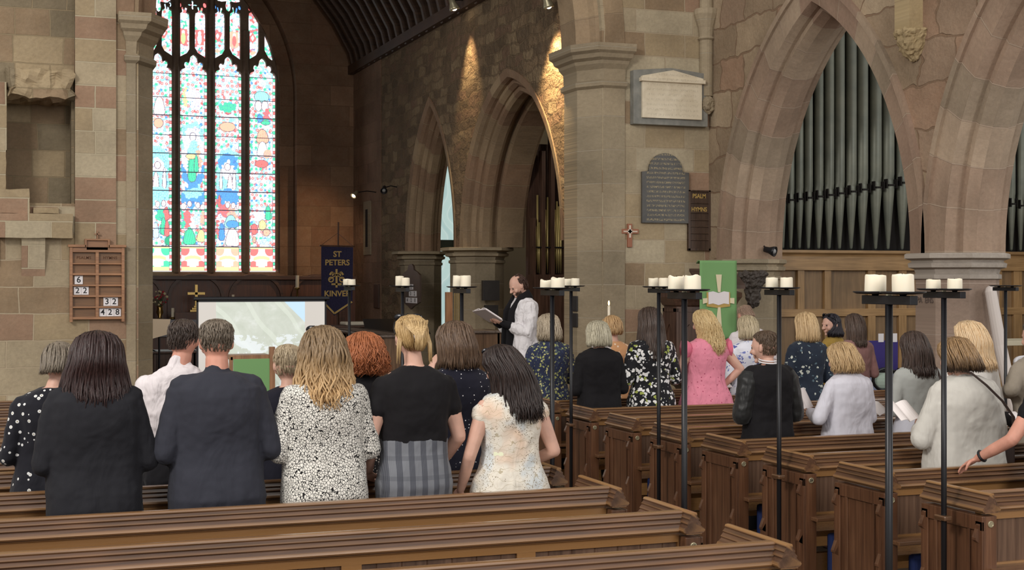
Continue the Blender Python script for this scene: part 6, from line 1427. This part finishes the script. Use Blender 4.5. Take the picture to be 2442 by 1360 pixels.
for s in (-1, 1):
    pts = [(s*.02, -.11, .855*Hh), (s*.07, -.06, .875*Hh), (s*.085, .05, .845*Hh), (s*.07, .155, .76*Hh), (s*.065, .175, .66*Hh), (s*.065, .19, .5*Hh), (s*.07, .2, .3*Hh)]
    sc2.tube(pts, [.05,.055,.055,.055,.055,.055,.055], 10, .22, up=(0,1,0))
o = sc2.build('black_scarf', M_blk2, vic['root'], smooth=True)
for s in (-1,1):
    cf = MB(); sh, el, wr, _ = vic['arm']['L' if s < 0 else 'R']; cf.capsule([el*.4+wr*.6, wr], [.042,.036], 12); cf.build('cassock_cuff', M_blk2, vic['root'], smooth=True)
ck = MB().loft([superring(0, 0, z*Hh, .19+f_, .15+f_) for z, f_ in ((.02,.06),(.14,.03))]).build('cassock_skirt', M_blk2, vic['root'], smooth=True)
wb_ = thing('service_book', 'open white service book in the hands of the clergyman', 'book', (0,0,0))
a = vic['root'].rotation_euler.z; off = Matrix.Rotation(a, 3, 'Z') @ Vector((0, .43, 1.34)); wb_.location = (vic['X']+off.x, vic['Y']+off.y, .3+off.z-.0); wb_.rotation_euler = (.55, .08, a)
for s in (-1, 1):
    m = MB(); m.loft([[(s*u*.16, -.11, zt_ + .0), (s*u*.16, .11, zt_)] for u, zt_ in ((0,.0),(.25,.022),(.5,.024),(1,.008))], cap=False, closed=False); m.loft([[(s*u*.16, -.11, -.002), (s*u*.16, .11, -.002)] for u in (0,.5,1)], cap=False, closed=False)
    pg = m.build('pages', M_paper, wb_); pg.modifiers.new('t','SOLIDIFY').thickness = .006
MB().box((-.175,-.12,-.014),(.175,.12,-.006)).build('cover', plain('pale_cover', lin(200,190,190), .6), wb_)
# ---------------------------------------------------------------- hymn sheets and small belongings
booklet(r12, (-.22,.2,1.06), .5, 'folded hymn sheet held upright by the woman in the white linen jacket', tilt=1.1)
booklet(r14, (-.27,.2,1.12), .35, 'open hymn sheet beside the left arm of the woman in the cream tunic', tilt=.75)
booklet(r18, (-.29,-.13,1.07), .1, 'open hymn sheet held up at the right edge by a person in black', tilt=.5, openk=.6)
booklet(r2, (.17,.34,1.35), .2, 'white hymn sheet beyond the shoulder of the woman with the platinum bob', tilt=1.0, openk=.7)
booklet(r6, (-.16,.3,1.12), .1, 'hymn sheet in front of the woman in the blue flowered blouse', tilt=.5)
booklet(r5, (.22,.1,1.02), -.3, 'flat hymn sheet by the hip of the woman in pink', tilt=.15, openk=.1)
booklet(r16, (-.22,.22,1.2), .3, 'hymn sheet below the sleeve of the person in beige', tilt=.4)
booklet(r1, (.2,.2,1.1), -.2, 'hymn sheet at the right elbow of the woman in the yellow flowered blouse', tilt=.9)
booklet(r13, (-.24,.16,.98), .2, 'hymn sheet between the white linen jacket and the grey cardigan', tilt=.5)
h5 = p5['arm']['L'][3]
booklet(p5, (h5.x+.05, h5.y+.02, h5.z-.04), 1.3, 'cream hymn sheet held low in the left hand of the woman in the paisley dress', tilt=.1, openk=.05, w_=.05, h_=.1)
def strap(P_, label, a, bpts, w_=.012, mat=None, bag=None, flat=.35):
    t = thing('shoulder_bag', label, 'bag', (P_['X'], P_['Y'], 0), P_['root'].rotation_euler.z)
    m = MB().tube(bpts, w_, 8, flat, up=(0,1,0)); m.build('strap', mat, t, smooth=True)
    if bag: MB().box(*bag).build('pouch', mat, t, bevel=.02)
    return t
kk = r14['k']; M_strap = plain('brown_strap', lin(62,48,44), .6)
Hs = r14['H']
strap(r14, 'brown shoulder bag strap crossing the back of the cream tunic', 0, [(-.09,.09,.86*Hs),(-.07,-.0,.885*Hs),(-.03,-.125,.865*Hs),(.05,-.165,.82*Hs),(.15,-.19,.76*Hs),(.23,-.19,.70*Hs),(.29,-.12,.64*Hs),(.30,.0,.58*Hs)], .016, M_strap, ((.27,-.02,.5*Hs),(.38,.16,.6*Hs)))
Hs = r13['H']
strap(r13, 'thin dark bag strap hanging down the back of the grey cardigan', 0, [(.14,.06,.80*Hs),(.13,-.05,.83*Hs),(.12,-.13,.78*Hs),(.09,-.155,.70*Hs),(.06,-.165,.62*Hs),(.03,-.175,.54*Hs),(.02,-.17,.50*Hs)], .009, M_strap, ((-.02,-.26,.42*Hs),(.1,-.175,.5*Hs)))
def glasses(P_, label, dz=.03, ry=0, w_=.075):
    t = thing('sunglasses', label, 'sunglasses', (P_['X'], P_['Y'], 0), P_['root'].rotation_euler.z); H_, k_ = P_['H'], P_['hk']
    f = lambda x, y, z: P_['Mh'] @ Vector((x, y, H_ + .012 - z))
    MB().tube([f(-.098*k_,-.03,.115), f(-.094*k_,.01,.08), f(-.078*k_,.045,dz+.018)], .0035, 6).tube([f(.098*k_,-.03,.115), f(.094*k_,.01,.08), f(.078*k_,.045,dz+.018)], .0035, 6).tube([f(-.078*k_,.045,dz+.018), f(0,.06,dz-.03), f(.078*k_,.045,dz+.018)], .004, 6).build('frame', M_chr, t)
    for s in (-1, 1): MB().ball(f(s*.045,.05,dz-.022+.012), (.034,.006,.022), 12, 8).build('lens', M_chr, t)
glasses(p3, 'dark sunglasses pushed up on the wavy blonde hair'); glasses(p4, 'pale-rimmed sunglasses on the pinned-up blonde hair', .03)
glasses(p5, 'dark sunglasses on the head of the woman in paisley', .04); glasses(r10, 'sunglasses on the black hair of the woman in mustard')
hc = MB()
hcP = lambda x, y, z: p4['Mh'] @ Vector((x, y, p4['H']-z))
for s in (-1, 1): hc.capsule([hcP(s*.0,-.135,.10), hcP(s*.02,-.145,.12), hcP(s*.012,-.14,.15)], [.006,.009,.006], 8)
for j in range(4): hc.capsule([hcP(-.02,-.145,.11+.012*j), hcP(.02,-.145,.11+.012*j)], [.004,.004], 6)
o = hc.build('hair_claw', plain('claw_beige', lin(186,170,156), .3), smooth=True); o.location = (p4['X'], p4['Y'], 0); tag(o, 'beige claw clip in the pinned-up blonde hair', 'hair clip')
tat = MB()
rt = random.Random(3)
for j in range(5):
    z = .80+.0*j; x = -.012 + rt.uniform(-.018,.018); zz_ = p4['H']*.868 + rt.uniform(-.02,.02); tat.tube([(x, -.0635-.0, zz_), (x+rt.uniform(-.01,.01), -.066, zz_+.01), (x+rt.uniform(-.01,.01), -.066, zz_+.018)], .0016, 5)
# loose bun strands for the pinned hair
bun = MB(); rb = random.Random(12)
for j in range(90):
    a = rb.uniform(-1, 1); pts = [hcP(a*.07, -.085-.02*rb.random(), .03+.02*rb.random()), hcP(a*.05, -.12, .08), hcP(a*.02, -.15-.01*rb.random(), .12), hcP(a*.015+rb.uniform(-.01,.01), -.14, .17+.03*rb.random())]
    bun.tube(pts, [.004,.006,.006,.002], 5, .6)
for j in range(26):
    s = 1 if j % 3 else -1; x = s*(.07+.02*rb.random()); bun.tube([hcP(x*.9, -.05, .1), hcP(x*1.05, -.06, .16), hcP(x*1.1, -.05, .22+.05*rb.random())], [.004,.005,.0015], 5)
bun.build('hair_twist', hairmat('hair_twist_blonde', lin(140,108,66), lin(222,192,142)), p4['root'], smooth=True)
